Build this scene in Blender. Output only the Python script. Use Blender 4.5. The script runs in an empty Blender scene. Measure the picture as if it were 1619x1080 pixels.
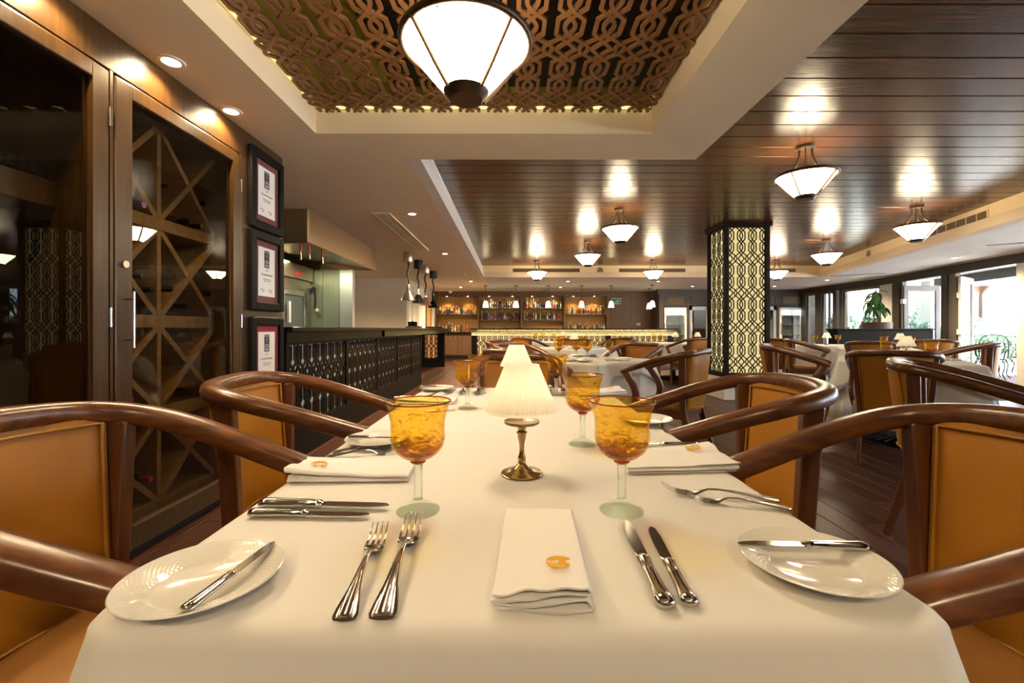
import bpy, bmesh, math, random
from mathutils import Vector, Matrix
R = random.Random(11)
PI = math.pi
SC = bpy.context.scene
COL = SC.collection

# ------------------------------------------------------------------ camera, sky, exposure
cam_data = bpy.data.cameras.new('camera')
cam = bpy.data.objects.new('camera', cam_data)
COL.objects.link(cam)
cam.location = (0, 0, 1.06)
cam.rotation_euler = (PI / 2, 0, 0)
cam_data.sensor_width = 36.0
cam_data.lens = 700 / 1619 * 36
cam_data.shift_y = -20 / 1619
cam_data.clip_start = 0.02
cam_data.clip_end = 300
SC.camera = cam
SC.view_settings.view_transform = 'Standard'
SC.view_settings.look = 'None'
SC.view_settings.gamma = 1.0
SC.view_settings.use_curve_mapping = False
SC.view_settings.exposure = 3.03
try:
    SC.cycles.use_denoising = True
    SC.cycles.max_bounces = 10
    SC.cycles.diffuse_bounces = 5
    SC.cycles.glossy_bounces = 5
    SC.cycles.transmission_bounces = 8
    SC.cycles.transparent_max_bounces = 24
    SC.cycles.sample_clamp_indirect = 6.0
    SC.cycles.caustics_refractive = False
    SC.cycles.caustics_reflective = False
except Exception:
    pass
world = bpy.data.worlds.new('sky')
SC.world = world
world.use_nodes = True
wn = world.node_tree
wn.nodes.clear()
sky = wn.nodes.new('ShaderNodeTexSky')
sky.sky_type = 'NISHITA'
sky.sun_disc = False
sky.sun_elevation = math.radians(55)
sky.sun_rotation = math.radians(70)
sky.dust_density = 3.0
bgn = wn.nodes.new('ShaderNodeBackground')
bgn.inputs['Strength'].default_value = 0.36
won = wn.nodes.new('ShaderNodeOutputWorld')
wn.links.new(sky.outputs[0], bgn.inputs[0])
wn.links.new(bgn.outputs[0], won.inputs[0])


def light(kind, name, loc, energy, color, radius=0.03, **kw):
    d = bpy.data.lights.new(name, kind)
    d.energy = energy
    d.color = color
    if kind in ('POINT', 'SPOT'):
        d.shadow_soft_size = radius
    for k, v in kw.items():
        setattr(d, k, v)
    o = bpy.data.objects.new(name, d)
    o.location = loc
    COL.objects.link(o)
    return o


WARM = (1.0, 0.74, 0.42)
WARM2 = (1.0, 0.80, 0.54)
sun = light('SUN', 'sun', (14, 4, 12), 6.0, (1.0, 0.95, 0.88), angle=math.radians(3))
sun.rotation_euler = (math.radians(28), math.radians(14), 0)


def portal(a, b, z0, z1):
    """daylight portal filling a window opening from a to b (plan points)"""
    ax, ay = a
    bx, by = b
    L = math.hypot(bx - ax, by - ay)
    o = light('AREA', 'window_portal', ((ax + bx) / 2, (ay + by) / 2, (z0 + z1) / 2), 1.0, (1, 1, 1), shape='RECTANGLE', size=L, size_y=z1 - z0)
    o.data.cycles.is_portal = True
    # local -Z must point into the room (-X)
    ang = math.atan2(by - ay, bx - ax)
    o.rotation_euler = (PI / 2, 0, ang)
    n = o.rotation_euler.to_matrix() @ Vector((0, 0, -1))
    if n.x > 0:
        o.rotation_euler = (PI / 2, 0, ang + PI)
    return o


# ------------------------------------------------------------------ materials
def newmat(name):
    m = bpy.data.materials.new(name)
    m.use_nodes = True
    nt = m.node_tree
    nt.nodes.clear()
    out = nt.nodes.new('ShaderNodeOutputMaterial')
    return m, nt, out


def setin(n, key, val):
    n.inputs[key].default_value = val


def c4(c):
    return (c[0], c[1], c[2], 1)


def noise_color(nt, c1, c2, scale, stretch=(1, 1, 1), detail=4, lo=.3, hi=.7, coords='Object', dist=0.0):
    tc = nt.nodes.new('ShaderNodeTexCoord')
    mp = nt.nodes.new('ShaderNodeMapping')
    mp.inputs['Scale'].default_value = stretch
    nz = nt.nodes.new('ShaderNodeTexNoise')
    setin(nz, 'Scale', scale)
    setin(nz, 'Detail', detail)
    setin(nz, 'Distortion', dist)
    rp = nt.nodes.new('ShaderNodeValToRGB')
    rp.color_ramp.elements[0].position = lo
    rp.color_ramp.elements[1].position = hi
    rp.color_ramp.elements[0].color = c4(c1)
    rp.color_ramp.elements[1].color = c4(c2)
    nt.links.new(tc.outputs[coords], mp.inputs[0])
    nt.links.new(mp.outputs[0], nz.inputs['Vector'])
    nt.links.new(nz.outputs[0], rp.inputs[0])
    return rp.outputs[0], nz.outputs[0]


def pmat(name, c1, c2=None, rough=.5, metal=0.0, scale=20, stretch=(1, 1, 1), bump=0.0, coat=0.0, coat_rough=.1, vary=0.0, lo=.3, hi=.7,
         emit=None, estr=0.0, spec=.5, sheen=0.0, bscale=None, rvar=0.0, detail=4):
    m, nt, out = newmat(name)
    p = nt.nodes.new('ShaderNodeBsdfPrincipled')
    setin(p, 'Roughness', rough)
    setin(p, 'Metallic', metal)
    setin(p, 'Specular IOR Level', spec)
    setin(p, 'Coat Weight', coat)
    setin(p, 'Coat Roughness', coat_rough)
    if sheen:
        setin(p, 'Sheen Weight', sheen)
    col, fac = noise_color(nt, c1, c2 or c1, scale, stretch, lo=lo, hi=hi, detail=detail)
    if vary:
        oi = nt.nodes.new('ShaderNodeObjectInfo')
        mr = nt.nodes.new('ShaderNodeMapRange')
        setin(mr, 'To Min', 1 - vary)
        setin(mr, 'To Max', 1 + vary)
        hs = nt.nodes.new('ShaderNodeHueSaturation')
        nt.links.new(oi.outputs['Random'], mr.inputs['Value'])
        nt.links.new(mr.outputs[0], hs.inputs['Value'])
        nt.links.new(col, hs.inputs['Color'])
        col = hs.outputs[0]
    nt.links.new(col, p.inputs['Base Color'])
    if rvar:
        mr2 = nt.nodes.new('ShaderNodeMapRange')
        setin(mr2, 'To Min', max(0, rough - rvar))
        setin(mr2, 'To Max', rough + rvar)
        nt.links.new(fac, mr2.inputs['Value'])
        nt.links.new(mr2.outputs[0], p.inputs['Roughness'])
    if bump:
        b = nt.nodes.new('ShaderNodeBump')
        setin(b, 'Strength', bump)
        setin(b, 'Distance', .01)
        if bscale:
            _c, f2 = noise_color(nt, (0, 0, 0), (1, 1, 1), bscale, stretch)
            nt.links.new(f2, b.inputs['Height'])
        else:
            nt.links.new(fac, b.inputs['Height'])
        nt.links.new(b.outputs[0], p.inputs['Normal'])
    if emit:
        setin(p, 'Emission Color', c4(emit))
        setin(p, 'Emission Strength', estr)
    nt.links.new(p.outputs[0], out.inputs[0])
    return m


def emat(name, color, strength):
    m, nt, out = newmat(name)
    e = nt.nodes.new('ShaderNodeEmission')
    setin(e, 'Color', c4(color))
    setin(e, 'Strength', strength)
    nt.links.new(e.outputs[0], out.inputs[0])
    return m


def front_only(nt, fac):
    """mirror share on the outer faces of a thin pane only (its back faces would count the same reflection twice)"""
    g = nt.nodes.new('ShaderNodeNewGeometry')
    s_ = nt.nodes.new('ShaderNodeMath')
    s_.operation = 'SUBTRACT'
    s_.inputs[0].default_value = 1.0
    nt.links.new(g.outputs['Backfacing'], s_.inputs[1])
    m_ = nt.nodes.new('ShaderNodeMath')
    m_.operation = 'MULTIPLY'
    nt.links.new(fac, m_.inputs[0])
    nt.links.new(s_.outputs[0], m_.inputs[1])
    return m_.outputs[0]


def pane_mat(name, tint=(.95, .97, .95), ior=1.5, rough=0.0):
    """thin flat pane: fresnel mix of clear and mirror"""
    m, nt, out = newmat(name)
    t = nt.nodes.new('ShaderNodeBsdfTransparent')
    setin(t, 'Color', c4(tint))
    g = nt.nodes.new('ShaderNodeBsdfGlossy')
    setin(g, 'Roughness', rough)
    f = nt.nodes.new('ShaderNodeFresnel')
    setin(f, 'IOR', ior)
    mx = nt.nodes.new('ShaderNodeMixShader')
    nt.links.new(front_only(nt, f.outputs[0]), mx.inputs[0])
    nt.links.new(t.outputs[0], mx.inputs[1])
    nt.links.new(g.outputs[0], mx.inputs[2])
    nt.links.new(mx.outputs[0], out.inputs[0])
    return m


def amber_mat(name, light_c, dark_c, z0, z1, bumpy=.35):
    """hand blown amber glass, thicker and darker towards the base of the bowl, streaked with seeds"""
    m, nt, out = newmat(name)
    tc = nt.nodes.new('ShaderNodeTexCoord')
    sp = nt.nodes.new('ShaderNodeSeparateXYZ')
    nt.links.new(tc.outputs['Object'], sp.inputs[0])
    mr = nt.nodes.new('ShaderNodeMapRange')
    setin(mr, 'From Min', z0)
    setin(mr, 'From Max', z1)
    nt.links.new(sp.outputs['Z'], mr.inputs['Value'])
    mp = nt.nodes.new('ShaderNodeMapping')
    mp.inputs['Scale'].default_value = (1, 1, 2.2)
    nt.links.new(tc.outputs['Object'], mp.inputs[0])
    nz = nt.nodes.new('ShaderNodeTexNoise')
    setin(nz, 'Scale', 34)
    setin(nz, 'Detail', 6)
    setin(nz, 'Distortion', 2.2)
    nt.links.new(mp.outputs[0], nz.inputs['Vector'])
    ad = nt.nodes.new('ShaderNodeMath')
    ad.operation = 'MULTIPLY_ADD'
    nt.links.new(nz.outputs[0], ad.inputs[0])
    ad.inputs[1].default_value = 1.6
    setin(mr, 'To Max', .62)
    nt.links.new(mr.outputs[0], ad.inputs[2])
    sb = nt.nodes.new('ShaderNodeMath')
    sb.operation = 'SUBTRACT'
    sb.inputs[1].default_value = .76
    nt.links.new(ad.outputs[0], sb.inputs[0])
    rp = nt.nodes.new('ShaderNodeValToRGB')
    rp.color_ramp.elements[0].color = c4(dark_c)
    rp.color_ramp.elements[1].color = c4(light_c)
    rp.color_ramp.elements[0].position = 0.0
    rp.color_ramp.elements[1].position = .55
    nt.links.new(sb.outputs[0], rp.inputs[0])
    t = nt.nodes.new('ShaderNodeBsdfTransparent')
    nt.links.new(rp.outputs[0], t.inputs[0])
    g = nt.nodes.new('ShaderNodeBsdfGlossy')
    setin(g, 'Roughness', .03)
    b = nt.nodes.new('ShaderNodeBump')
    setin(b, 'Strength', bumpy)
    setin(b, 'Distance', .004)
    nt.links.new(nz.outputs[0], b.inputs['Height'])
    nt.links.new(b.outputs[0], g.inputs['Normal'])
    d = nt.nodes.new('ShaderNodeBsdfTranslucent')
    setin(d, 'Color', (.9, .55, .06, 1))
    m0 = nt.nodes.new('ShaderNodeMixShader')
    m0.inputs[0].default_value = .04
    nt.links.new(t.outputs[0], m0.inputs[1])
    nt.links.new(d.outputs[0], m0.inputs[2])
    f = nt.nodes.new('ShaderNodeFresnel')
    setin(f, 'IOR', 1.5)
    nt.links.new(b.outputs[0], f.inputs['Normal'])
    mx = nt.nodes.new('ShaderNodeMixShader')
    nt.links.new(front_only(nt, f.outputs[0]), mx.inputs[0])
    nt.links.new(m0.outputs[0], mx.inputs[1])
    nt.links.new(g.outputs[0], mx.inputs[2])
    nt.links.new(mx.outputs[0], out.inputs[0])
    return m


def glass_mat(name, color, rough=0.0, ior=1.45, mixt=.35):
    m, nt, out = newmat(name)
    g = nt.nodes.new('ShaderNodeBsdfGlass')
    setin(g, 'Color', c4(color))
    setin(g, 'Roughness', rough)
    setin(g, 'IOR', ior)
    t = nt.nodes.new('ShaderNodeBsdfTransparent')
    setin(t, 'Color', c4(color))
    mx = nt.nodes.new('ShaderNodeMixShader')
    mx.inputs[0].default_value = mixt
    nt.links.new(g.outputs[0], mx.inputs[1])
    nt.links.new(t.outputs[0], mx.inputs[2])
    nt.links.new(mx.outputs[0], out.inputs[0])
    return m


def shade_mat(name, color, trans=.5):
    m, nt, out = newmat(name)
    d = nt.nodes.new('ShaderNodeBsdfDiffuse')
    setin(d, 'Color', c4(color))
    t = nt.nodes.new('ShaderNodeBsdfTranslucent')
    setin(t, 'Color', c4(color))
    mx = nt.nodes.new('ShaderNodeMixShader')
    mx.inputs[0].default_value = trans
    nt.links.new(d.outputs[0], mx.inputs[1])
    nt.links.new(t.outputs[0], mx.inputs[2])
    nt.links.new(mx.outputs[0], out.inputs[0])
    return m


def weave_mat(name, color, scale=900, rough=.85, strength=.12):
    """table linen with a fine diagonal twill"""
    m, nt, out = newmat(name)
    p = nt.nodes.new('ShaderNodeBsdfPrincipled')
    setin(p, 'Base Color', c4(color))
    setin(p, 'Roughness', rough)
    setin(p, 'Specular IOR Level', .15)
    setin(p, 'Sheen Weight', .15)
    tc = nt.nodes.new('ShaderNodeTexCoord')
    w = nt.nodes.new('ShaderNodeTexWave')
    w.wave_type = 'BANDS'
    w.bands_direction = 'DIAGONAL'
    setin(w, 'Scale', scale / 6.28)
    nt.links.new(tc.outputs['Object'], w.inputs['Vector'])
    nz = nt.nodes.new('ShaderNodeTexNoise')
    setin(nz, 'Scale', 9)
    nt.links.new(tc.outputs['Object'], nz.inputs['Vector'])
    b = nt.nodes.new('ShaderNodeBump')
    setin(b, 'Strength', strength)
    setin(b, 'Distance', .001)
    nt.links.new(w.outputs[0], b.inputs['Height'])
    b2 = nt.nodes.new('ShaderNodeBump')
    setin(b2, 'Strength', .12)
    setin(b2, 'Distance', .02)
    nt.links.new(nz.outputs[0], b2.inputs['Height'])
    nt.links.new(b.outputs[0], b2.inputs['Normal'])
    nt.links.new(b2.outputs[0], p.inputs['Normal'])
    nt.links.new(p.outputs[0], out.inputs[0])
    return m


def plate_mat(name):
    """glazed white china with a basket weave relief on the rim"""
    m, nt, out = newmat(name)
    p = nt.nodes.new('ShaderNodeBsdfPrincipled')
    setin(p, 'Base Color', (.74, .72, .67, 1))
    setin(p, 'Roughness', .08)
    setin(p, 'Coat Weight', .5)
    tc = nt.nodes.new('ShaderNodeTexCoord')
    sp = nt.nodes.new('ShaderNodeSeparateXYZ')
    nt.links.new(tc.outputs['Object'], sp.inputs[0])

    def math_(op, a, b=None):
        n = nt.nodes.new('ShaderNodeMath')
        n.operation = op
        for i, v in enumerate((a, b)):
            if v is None:
                continue
            if isinstance(v, (int, float)):
                n.inputs[i].default_value = v
            else:
                nt.links.new(v, n.inputs[i])
        return n.outputs[0]
    ang = math_('ARCTAN2', sp.outputs['Y'], sp.outputs['X'])
    rr = math_('SQRT', math_('ADD', math_('MULTIPLY', sp.outputs['X'], sp.outputs['X']), math_('MULTIPLY', sp.outputs['Y'], sp.outputs['Y'])))
    s1 = math_('SINE', math_('MULTIPLY', ang, 60))
    s2 = math_('SINE', math_('MULTIPLY', rr, 1150))
    h = math_('MULTIPLY', s1, s2)
    on = math_('MULTIPLY', math_('GREATER_THAN', rr, .052), math_('LESS_THAN', rr, .078))
    hh = math_('MULTIPLY', h, on)
    b = nt.nodes.new('ShaderNodeBump')
    setin(b, 'Strength', .2)
    setin(b, 'Distance', .0010)
    nt.links.new(hh, b.inputs['Height'])
    nt.links.new(b.outputs[0], p.inputs['Normal'])
    nt.links.new(p.outputs[0], out.inputs[0])
    return m


M = {}
M['plaster'] = pmat('cream plaster', (.83, .71, .50), (.87, .75, .54), rough=.85, scale=3, bump=.02, bscale=120)
M['plaster_cool'] = pmat('grey white plaster', (.66, .66, .64), (.70, .70, .68), rough=.9, scale=3, bump=.03, bscale=160)
M['plaster_dim'] = pmat('beige plaster', (.66, .58, .47), (.70, .62, .51), rough=.85, scale=3, bump=.03, bscale=100)
M['white_trim'] = pmat('white painted trim', (.82, .80, .76), rough=.45)
M['cove_cream'] = pmat('cove cream paint', (.80, .62, .36), (.84, .66, .40), rough=.7, scale=4)
M['fascia_tan'] = pmat('tan fascia paint', (.62, .48, .33), (.66, .52, .36), rough=.7, scale=4)
M['ceil_wood'] = pmat('stained ceiling boards', (.044, .0145, .004), (.095, .034, .0095), rough=.25, scale=9, stretch=(.35, 6, 6), bump=.05, coat=.10, coat_rough=.2, vary=.18, rvar=.05, spec=.34)
M['floor_wood'] = pmat('dark floor planks', (.040, .014, .008), (.085, .032, .018), rough=.36, scale=10, stretch=(7, .4, 7), bump=.12, spec=.28, vary=.3, rvar=.08)
M['joint'] = pmat('dark joint', (.012, .008, .006), rough=.8)
M['cab_wood'] = pmat('walnut cabinet wood', (.038, .0165, .0045), (.070, .034, .009), rough=.34, scale=7, stretch=(8, 8, .5), bump=.08, coat=.12, coat_rough=.25)
M['rack_wood'] = pmat('oak rack wood', (.135, .068, .022), (.210, .110, .038), rough=.5, scale=7, stretch=(4, 4, 3), bump=.06)
M['cab_inner'] = pmat('dark cabinet lining', (.035, .016, .006), (.055, .026, .010), rough=.6, scale=6, stretch=(6, 6, .6))
M['mahogany'] = pmat('mahogany', (.088, .028, .009), (.190, .070, .022), rough=.30, scale=16, stretch=(3.2, .7, 3.2), bump=.07, coat=.28, coat_rough=.2, lo=.34, hi=.68)
M['mahogany_v'] = pmat('mahogany upright', (.080, .026, .010), (.160, .058, .022), rough=.30, scale=16, stretch=(3, 3, .5), bump=.05, coat=.35, coat_rough=.14)
M['leather'] = pmat('mustard leather', (.40, .160, .010), (.47, .195, .015), rough=.42, scale=4, bump=.10, bscale=420, spec=.45)
M['leather_seat'] = pmat('tan seat leather', (.25, .112, .028), (.31, .14, .038), rough=.38, scale=5, bump=.10, bscale=380)
M['piping'] = pmat('leather piping', (.42, .185, .018), rough=.4)
M['linen'] = weave_mat('white table linen', (.70, .68, .65), scale=1500, strength=.05)
M['linen2'] = weave_mat('white napkin linen', (.78, .77, .755), scale=1700, strength=.06)
M['gold_thread'] = pmat('gold thread', (.70, .36, .02), (.85, .50, .04), rough=.5, scale=300)
M['silver'] = pmat('polished cutlery steel', (.62, .58, .52), rough=.10, metal=1.0)
M['steel'] = pmat('brushed stainless steel', (.40, .35, .27), (.47, .41, .32), rough=.32, metal=1.0, scale=8, stretch=(30, 30, .6), bump=.02)
M['steel_pale'] = pmat('pale steel sheet', (.66, .66, .68), (.74, .74, .76), rough=.35, metal=.8, scale=8, stretch=(30, 30, .6))
M['brass'] = pmat('antique brass', (.30, .20, .085), (.42, .29, .13), rough=.24, metal=1.0, scale=30)
M['bronze'] = pmat('dark bronze', (.060, .036, .020), (.090, .052, .028), rough=.40, metal=.7, scale=25)
M['black'] = pmat('black lacquer', (.007, .0065, .006), rough=.26, spec=.12)
M['black_satin'] = pmat('black satin lacquer', (.010, .010, .010), rough=.42, spec=.06)
M['black_matt'] = pmat('matt black', (.015, .014, .014), rough=.6)
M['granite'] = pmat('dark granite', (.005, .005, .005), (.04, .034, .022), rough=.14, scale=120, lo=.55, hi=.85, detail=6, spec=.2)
M['granite_lit'] = pmat('lit tone speckled granite', (.10, .085, .035), (.62, .56, .33), rough=.25, scale=26, lo=.32, hi=.72, detail=8)  # lit copy of the granite, lamp light put into its pale colour
M['dark_panel'] = pmat('dark stained panelling', (.042, .026, .018), (.068, .042, .029), rough=.40, scale=7, stretch=(6, 6, .5), bump=.05)
M['brown_panel'] = pmat('brown stained panelling', (.090, .046, .024), (.130, .068, .036), rough=.42, scale=7, stretch=(6, 6, .5), bump=.05)
M['bar_back'] = pmat('ochre bar back panel', (.30, .15, .035), (.38, .20, .05), rough=.55, scale=5, stretch=(3, 3, .5))
M['lattice'] = pmat('carved fretwork wood', (.060, .028, .014), (.105, .050, .024), rough=.45, scale=12)
M['lattice_dark'] = pmat('black stained fretwork', (.012, .008, .006), (.022, .014, .010), rough=.5, spec=.08, scale=12)
M['lattice_ceil'] = pmat('walnut ceiling fretwork', (.175, .078, .028), (.250, .115, .042), rough=.5, scale=9)
M['glow_panel'] = emat('backlit cream acrylic', (1.0, .80, .36), .105)
M['glow_bar'] = emat('backlit bar acrylic', (1.0, .70, .30), .14)
M['pale_backing'] = pmat('pale acrylic backing', (.62, .66, .62), rough=.4, emit=(.85, 1.0, .9), estr=.024)
M['olive'] = pmat('olive painted recess', (.30, .26, .05), (.36, .31, .07), rough=.7, scale=2)
M['led'] = emat('warm strip light', (1.0, .80, .30), .2)
M['bowl_glow'] = emat('lit alabaster glass', (1.0, .805, .54), 6.0)
M['bowl_inner'] = emat('lit alabaster glass inside', (1.0, .82, .54), 2.0)
M['bulb'] = emat('lamp bulb', (1.0, .80, .50), 26.0)
M['bell_glow'] = emat('lit opal glass', (1.0, .78, .45), 1.6)
M['down_glow'] = emat('downlight lens', (1.0, .82, .55), 4.0)
M['shade'] = shade_mat('pleated ivory fabric', (.93, .88, .78), .55)
M['amber'] = amber_mat('amber blown glass', (1.0, .885, .48), (.50, .20, .02), .0830, .124)
M['amber_rim'] = amber_mat('dark amber glass lip', (.62, .22, .02), (.45, .13, .01), 0, .18)
M['clear'] = glass_mat('greenish clear glass', (.95, .98, .95), mixt=.55)
M['foot_glass'] = glass_mat('sea green foot glass', (.94, .975, .93), mixt=.82)
M['pane'] = pane_mat('cabinet pane glass', (.86, .84, .76), ior=1.42)
M['window_glass'] = pane_mat('window glass', (.96, .98, .97))
M['china'] = plate_mat('white china')
M['maroon'] = pmat('maroon mat board', (.155, .045, .038), (.185, .055, .046), rough=.8, scale=60)
M['paper'] = pmat('white certificate paper', (.80, .80, .80), rough=.8)
M['ink'] = pmat('dark print', (.035, .030, .035), rough=.8)
M['ink_violet'] = pmat('violet print', (.11, .09, .15), rough=.8)
M['ink_white'] = pmat('white print', (.80, .80, .82), rough=.8)
M['green_sign'] = pmat('green sign plate', (.02, .22, .10), rough=.4)
M['red'] = pmat('red enamel', (.55, .03, .02), rough=.3)
M['purple_foil'] = pmat('violet foil', (.22, .12, .42), rough=.3, metal=.5)
M['magenta_foil'] = pmat('magenta foil', (.50, .03, .20), rough=.3, metal=.5)
M['bottle_dark'] = pmat('dark wine glass', (.010, .012, .008), rough=.06, coat=1.0, coat_rough=.03)
M['cream_label'] = pmat('cream wine label', (.62, .52, .30), (.70, .60, .40), rough=.7, scale=200)
M['grey_frame'] = pmat('taupe painted window frame', (.15, .135, .115), (.17, .155, .13), rough=.5)
M['dark_frame'] = pmat('dark brown window frame', (.040, .034, .030), (.050, .042, .036), rough=.5)
M['white_stone'] = pmat('pale column stone', (.66, .62, .55), (.74, .70, .63), rough=.5, scale=8)
M['pave'] = pmat('pale terrace stone', (.62, .61, .58), (.70, .69, .66), rough=.8, scale=5)
M['ext_white'] = pmat('white exterior render', (.80, .80, .78), rough=.9)
M['leaf'] = pmat('leaf green', (.030, .110, .022), (.085, .22, .045), rough=.45, scale=14, vary=.2)
M['leaf2'] = pmat('light shrub green', (.09, .22, .10), (.20, .38, .19), rough=.5, scale=14)
M['trunk'] = pmat('plant cane', (.16, .10, .05), (.22, .15, .08), rough=.8, scale=30)
M['pot'] = pmat('dark brown pot', (.070, .038, .026), (.10, .055, .038), rough=.45, scale=10)
M['flower'] = pmat('red blossom', (.62, .05, .05), rough=.6)
M['canvas'] = pmat('white parasol canvas', (.82, .82, .80), rough=.9)
M['iron'] = pmat('black wrought iron', (.014, .014, .015), rough=.45, metal=.3)
M['cooler_white'] = pmat('pale cooler lining', (.72, .75, .76), rough=.35)
M['cooler_frame'] = pmat('grey metal door frame', (.34, .36, .37), rough=.35, metal=.6)
M['grille_tan'] = pmat('tan louvre wood', (.20, .125, .06), rough=.55)
M['picture'] = pmat('amber relief picture', (.45, .18, .04), (.80, .46, .16), rough=.6, scale=12)
M['chrome'] = pmat('satin chrome', (.70, .66, .62), rough=.2, metal=1.0)
M['copper'] = pmat('brushed copper steel', (.62, .46, .33), (.70, .54, .40), rough=.3, metal=1.0, scale=30)


# ------------------------------------------------------------------ mesh helpers
class MB:
    """collects geometry that becomes ONE mesh object"""

    def __init__(s):
        s.v, s.f, s.m = [], [], []
        s.mi = 0

    def add(s, verts, faces):
        b = len(s.v)
        s.v.extend([tuple(p) for p in verts])
        for f in faces:
            s.f.append(tuple(b + i for i in f))
            s.m.append(s.mi)
        return s

    def box(s, x0, x1, y0, y1, z0, z1):
        return s.add([(x0, y0, z0), (x1, y0, z0), (x1, y1, z0), (x0, y1, z0), (x0, y0, z1), (x1, y0, z1), (x1, y1, z1), (x0, y1, z1)],
                     [(0, 3, 2, 1), (4, 5, 6, 7), (0, 1, 5, 4), (1, 2, 6, 5), (2, 3, 7, 6), (3, 0, 4, 7)])

    def bar(s, a, b, w, h, up=(0, 0, 1)):
        """rectangular bar from a to b, w across, h along 'up'"""
        a, b = Vector(a), Vector(b)
        d = (b - a).normalized()
        u = Vector(up)
        x = d.cross(u)
        if x.length < 1e-6:
            x = d.cross(Vector((1, 0, 0)))
        x.normalize()
        y = x.cross(d).normalized()
        vs = []
        for p in (a, b):
            for sx, sy in ((-1, -1), (1, -1), (1, 1), (-1, 1)):
                vs.append(p + x * (sx * w / 2) + y * (sy * h / 2))
        return s.add(vs, [(3, 2, 1, 0), (4, 5, 6, 7), (0, 1, 5, 4), (1, 2, 6, 5), (2, 3, 7, 6), (3, 0, 4, 7)])

    def taper(s, a, b, wa, ha, wb, hb, up=(0, 1, 0)):
        a, b = Vector(a), Vector(b)
        d = (b - a).normalized()
        x = d.cross(Vector(up)).normalized()
        y = x.cross(d).normalized()
        vs = []
        for p, w, h in ((a, wa, ha), (b, wb, hb)):
            for sx, sy in ((-1, -1), (1, -1), (1, 1), (-1, 1)):
                vs.append(p + x * (sx * w / 2) + y * (sy * h / 2))
        return s.add(vs, [(3, 2, 1, 0), (4, 5, 6, 7), (0, 1, 5, 4), (1, 2, 6, 5), (2, 3, 7, 6), (3, 0, 4, 7)])

    def prism(s, poly, z0, z1):
        n = len(poly)
        vs = [(x, y, z0) for x, y in poly] + [(x, y, z1) for x, y in poly]
        fs = [tuple(range(n - 1, -1, -1)), tuple(range(n, 2 * n))]
        fs += [(i, (i + 1) % n, n + (i + 1) % n, n + i) for i in range(n)]
        return s.add(vs, fs)

    def quad(s, a, b, c, d):
        return s.add([a, b, c, d], [(0, 1, 2, 3)])

    def lathe(s, prof, n=32, o=(0, 0, 0), cap=False, mod=None):
        vs, fs = [], []
        k = len(prof)
        for i in range(n):
            t = 2 * PI * i / n
            for r, z in prof:
                rr = r * (mod(t, z) if mod else 1)
                vs.append((o[0] + rr * math.cos(t), o[1] + rr * math.sin(t), o[2] + z))
        for i in range(n):
            j = (i + 1) % n
            for q in range(k - 1):
                fs.append((i * k + q, j * k + q, j * k + q + 1, i * k + q + 1))
        if cap:
            fs.append(tuple(i * k for i in range(n - 1, -1, -1)))
            fs.append(tuple(i * k + k - 1 for i in range(n)))
        return s.add(vs, fs)

    def sweep(s, pts, sect, up=(0, 0, 1), closed=False, caps=True):
        """sect: list of (a,b) offsets (side, up) or a function of index giving such a list"""
        pts = [Vector(p) for p in pts]
        n = len(pts)
        U = Vector(up)
        vs, fs = [], []
        k = None
        for i, p in enumerate(pts):
            if closed:
                d = pts[(i + 1) % n] - pts[i - 1]
            else:
                d = pts[min(i + 1, n - 1)] - pts[max(i - 1, 0)]
            d.normalize()
            x = d.cross(U)
            if x.length < 1e-6:
                x = Vector((1, 0, 0))
            x.normalize()
            y = x.cross(d).normalized()
            sc = sect(i) if callable(sect) else sect
            k = len(sc)
            for a, b in sc:
                vs.append(p + x * a + y * b)
        rng = n if closed else n - 1
        for i in range(rng):
            j = (i + 1) % n
            for q in range(k):
                r = (q + 1) % k
                fs.append((i * k + q, j * k + q, j * k + r, i * k + r))
        if caps and not closed:
            fs.append(tuple(range(k)))
            fs.append(tuple(range((n - 1) * k + k - 1, (n - 1) * k - 1, -1)))
        return s.add(vs, fs)

    def tube(s, pts, r, n=8, up=(0, 0, 1), closed=False):
        f = r if callable(r) else (lambda i: r)
        return s.sweep(pts, lambda i: [(f(i) * math.cos(2 * PI * q / n), f(i) * math.sin(2 * PI * q / n)) for q in range(n)], up, closed)

    def cyl(s, a, b, r, n=16):
        up = (0, 0, 1) if abs(Vector(b)[2] - Vector(a)[2]) < .9 * (Vector(b) - Vector(a)).length else (0, 1, 0)
        return s.tube([a, b], r, n, up)

    def ball(s, c, r, n=12, m=8, sq=(1, 1, 1)):
        prof = []
        for q in range(m + 1):
            t = -PI / 2 + PI * q / m
            prof.append((max(1e-5, math.cos(t)), math.sin(t)))
        vs, fs = [], []
        k = len(prof)
        for i in range(n):
            t = 2 * PI * i / n
            for a, z in prof:
                vs.append((c[0] + r * sq[0] * a * math.cos(t), c[1] + r * sq[1] * a * math.sin(t), c[2] + r * sq[2] * z))
        for i in range(n):
            j = (i + 1) % n
            for q in range(k - 1):
                fs.append((i * k + q, j * k + q, j * k + q + 1, i * k + q + 1))
        return s.add(vs, fs)

    def mesh(s, name, mat, smooth=None, bevel=0, bseg=2):
        me = bpy.data.meshes.new(name)
        me.from_pydata(s.v, [], s.f)
        mats = mat if isinstance(mat, (list, tuple)) else [mat]
        for m_ in mats:
            me.materials.append(m_)
        if len(mats) > 1:
            me.polygons.foreach_set('material_index', s.m)
        bm = bmesh.new()
        bm.from_mesh(me)
        if bevel:
            bmesh.ops.remove_doubles(bm, verts=bm.verts, dist=1e-6)
            ed = [e for e in bm.edges if len(e.link_faces) == 2 and e.calc_face_angle(0) > .6]
            bmesh.ops.bevel(bm, geom=ed, offset=bevel, segments=bseg, profile=.5, affect='EDGES', clamp_overlap=True)
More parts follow.
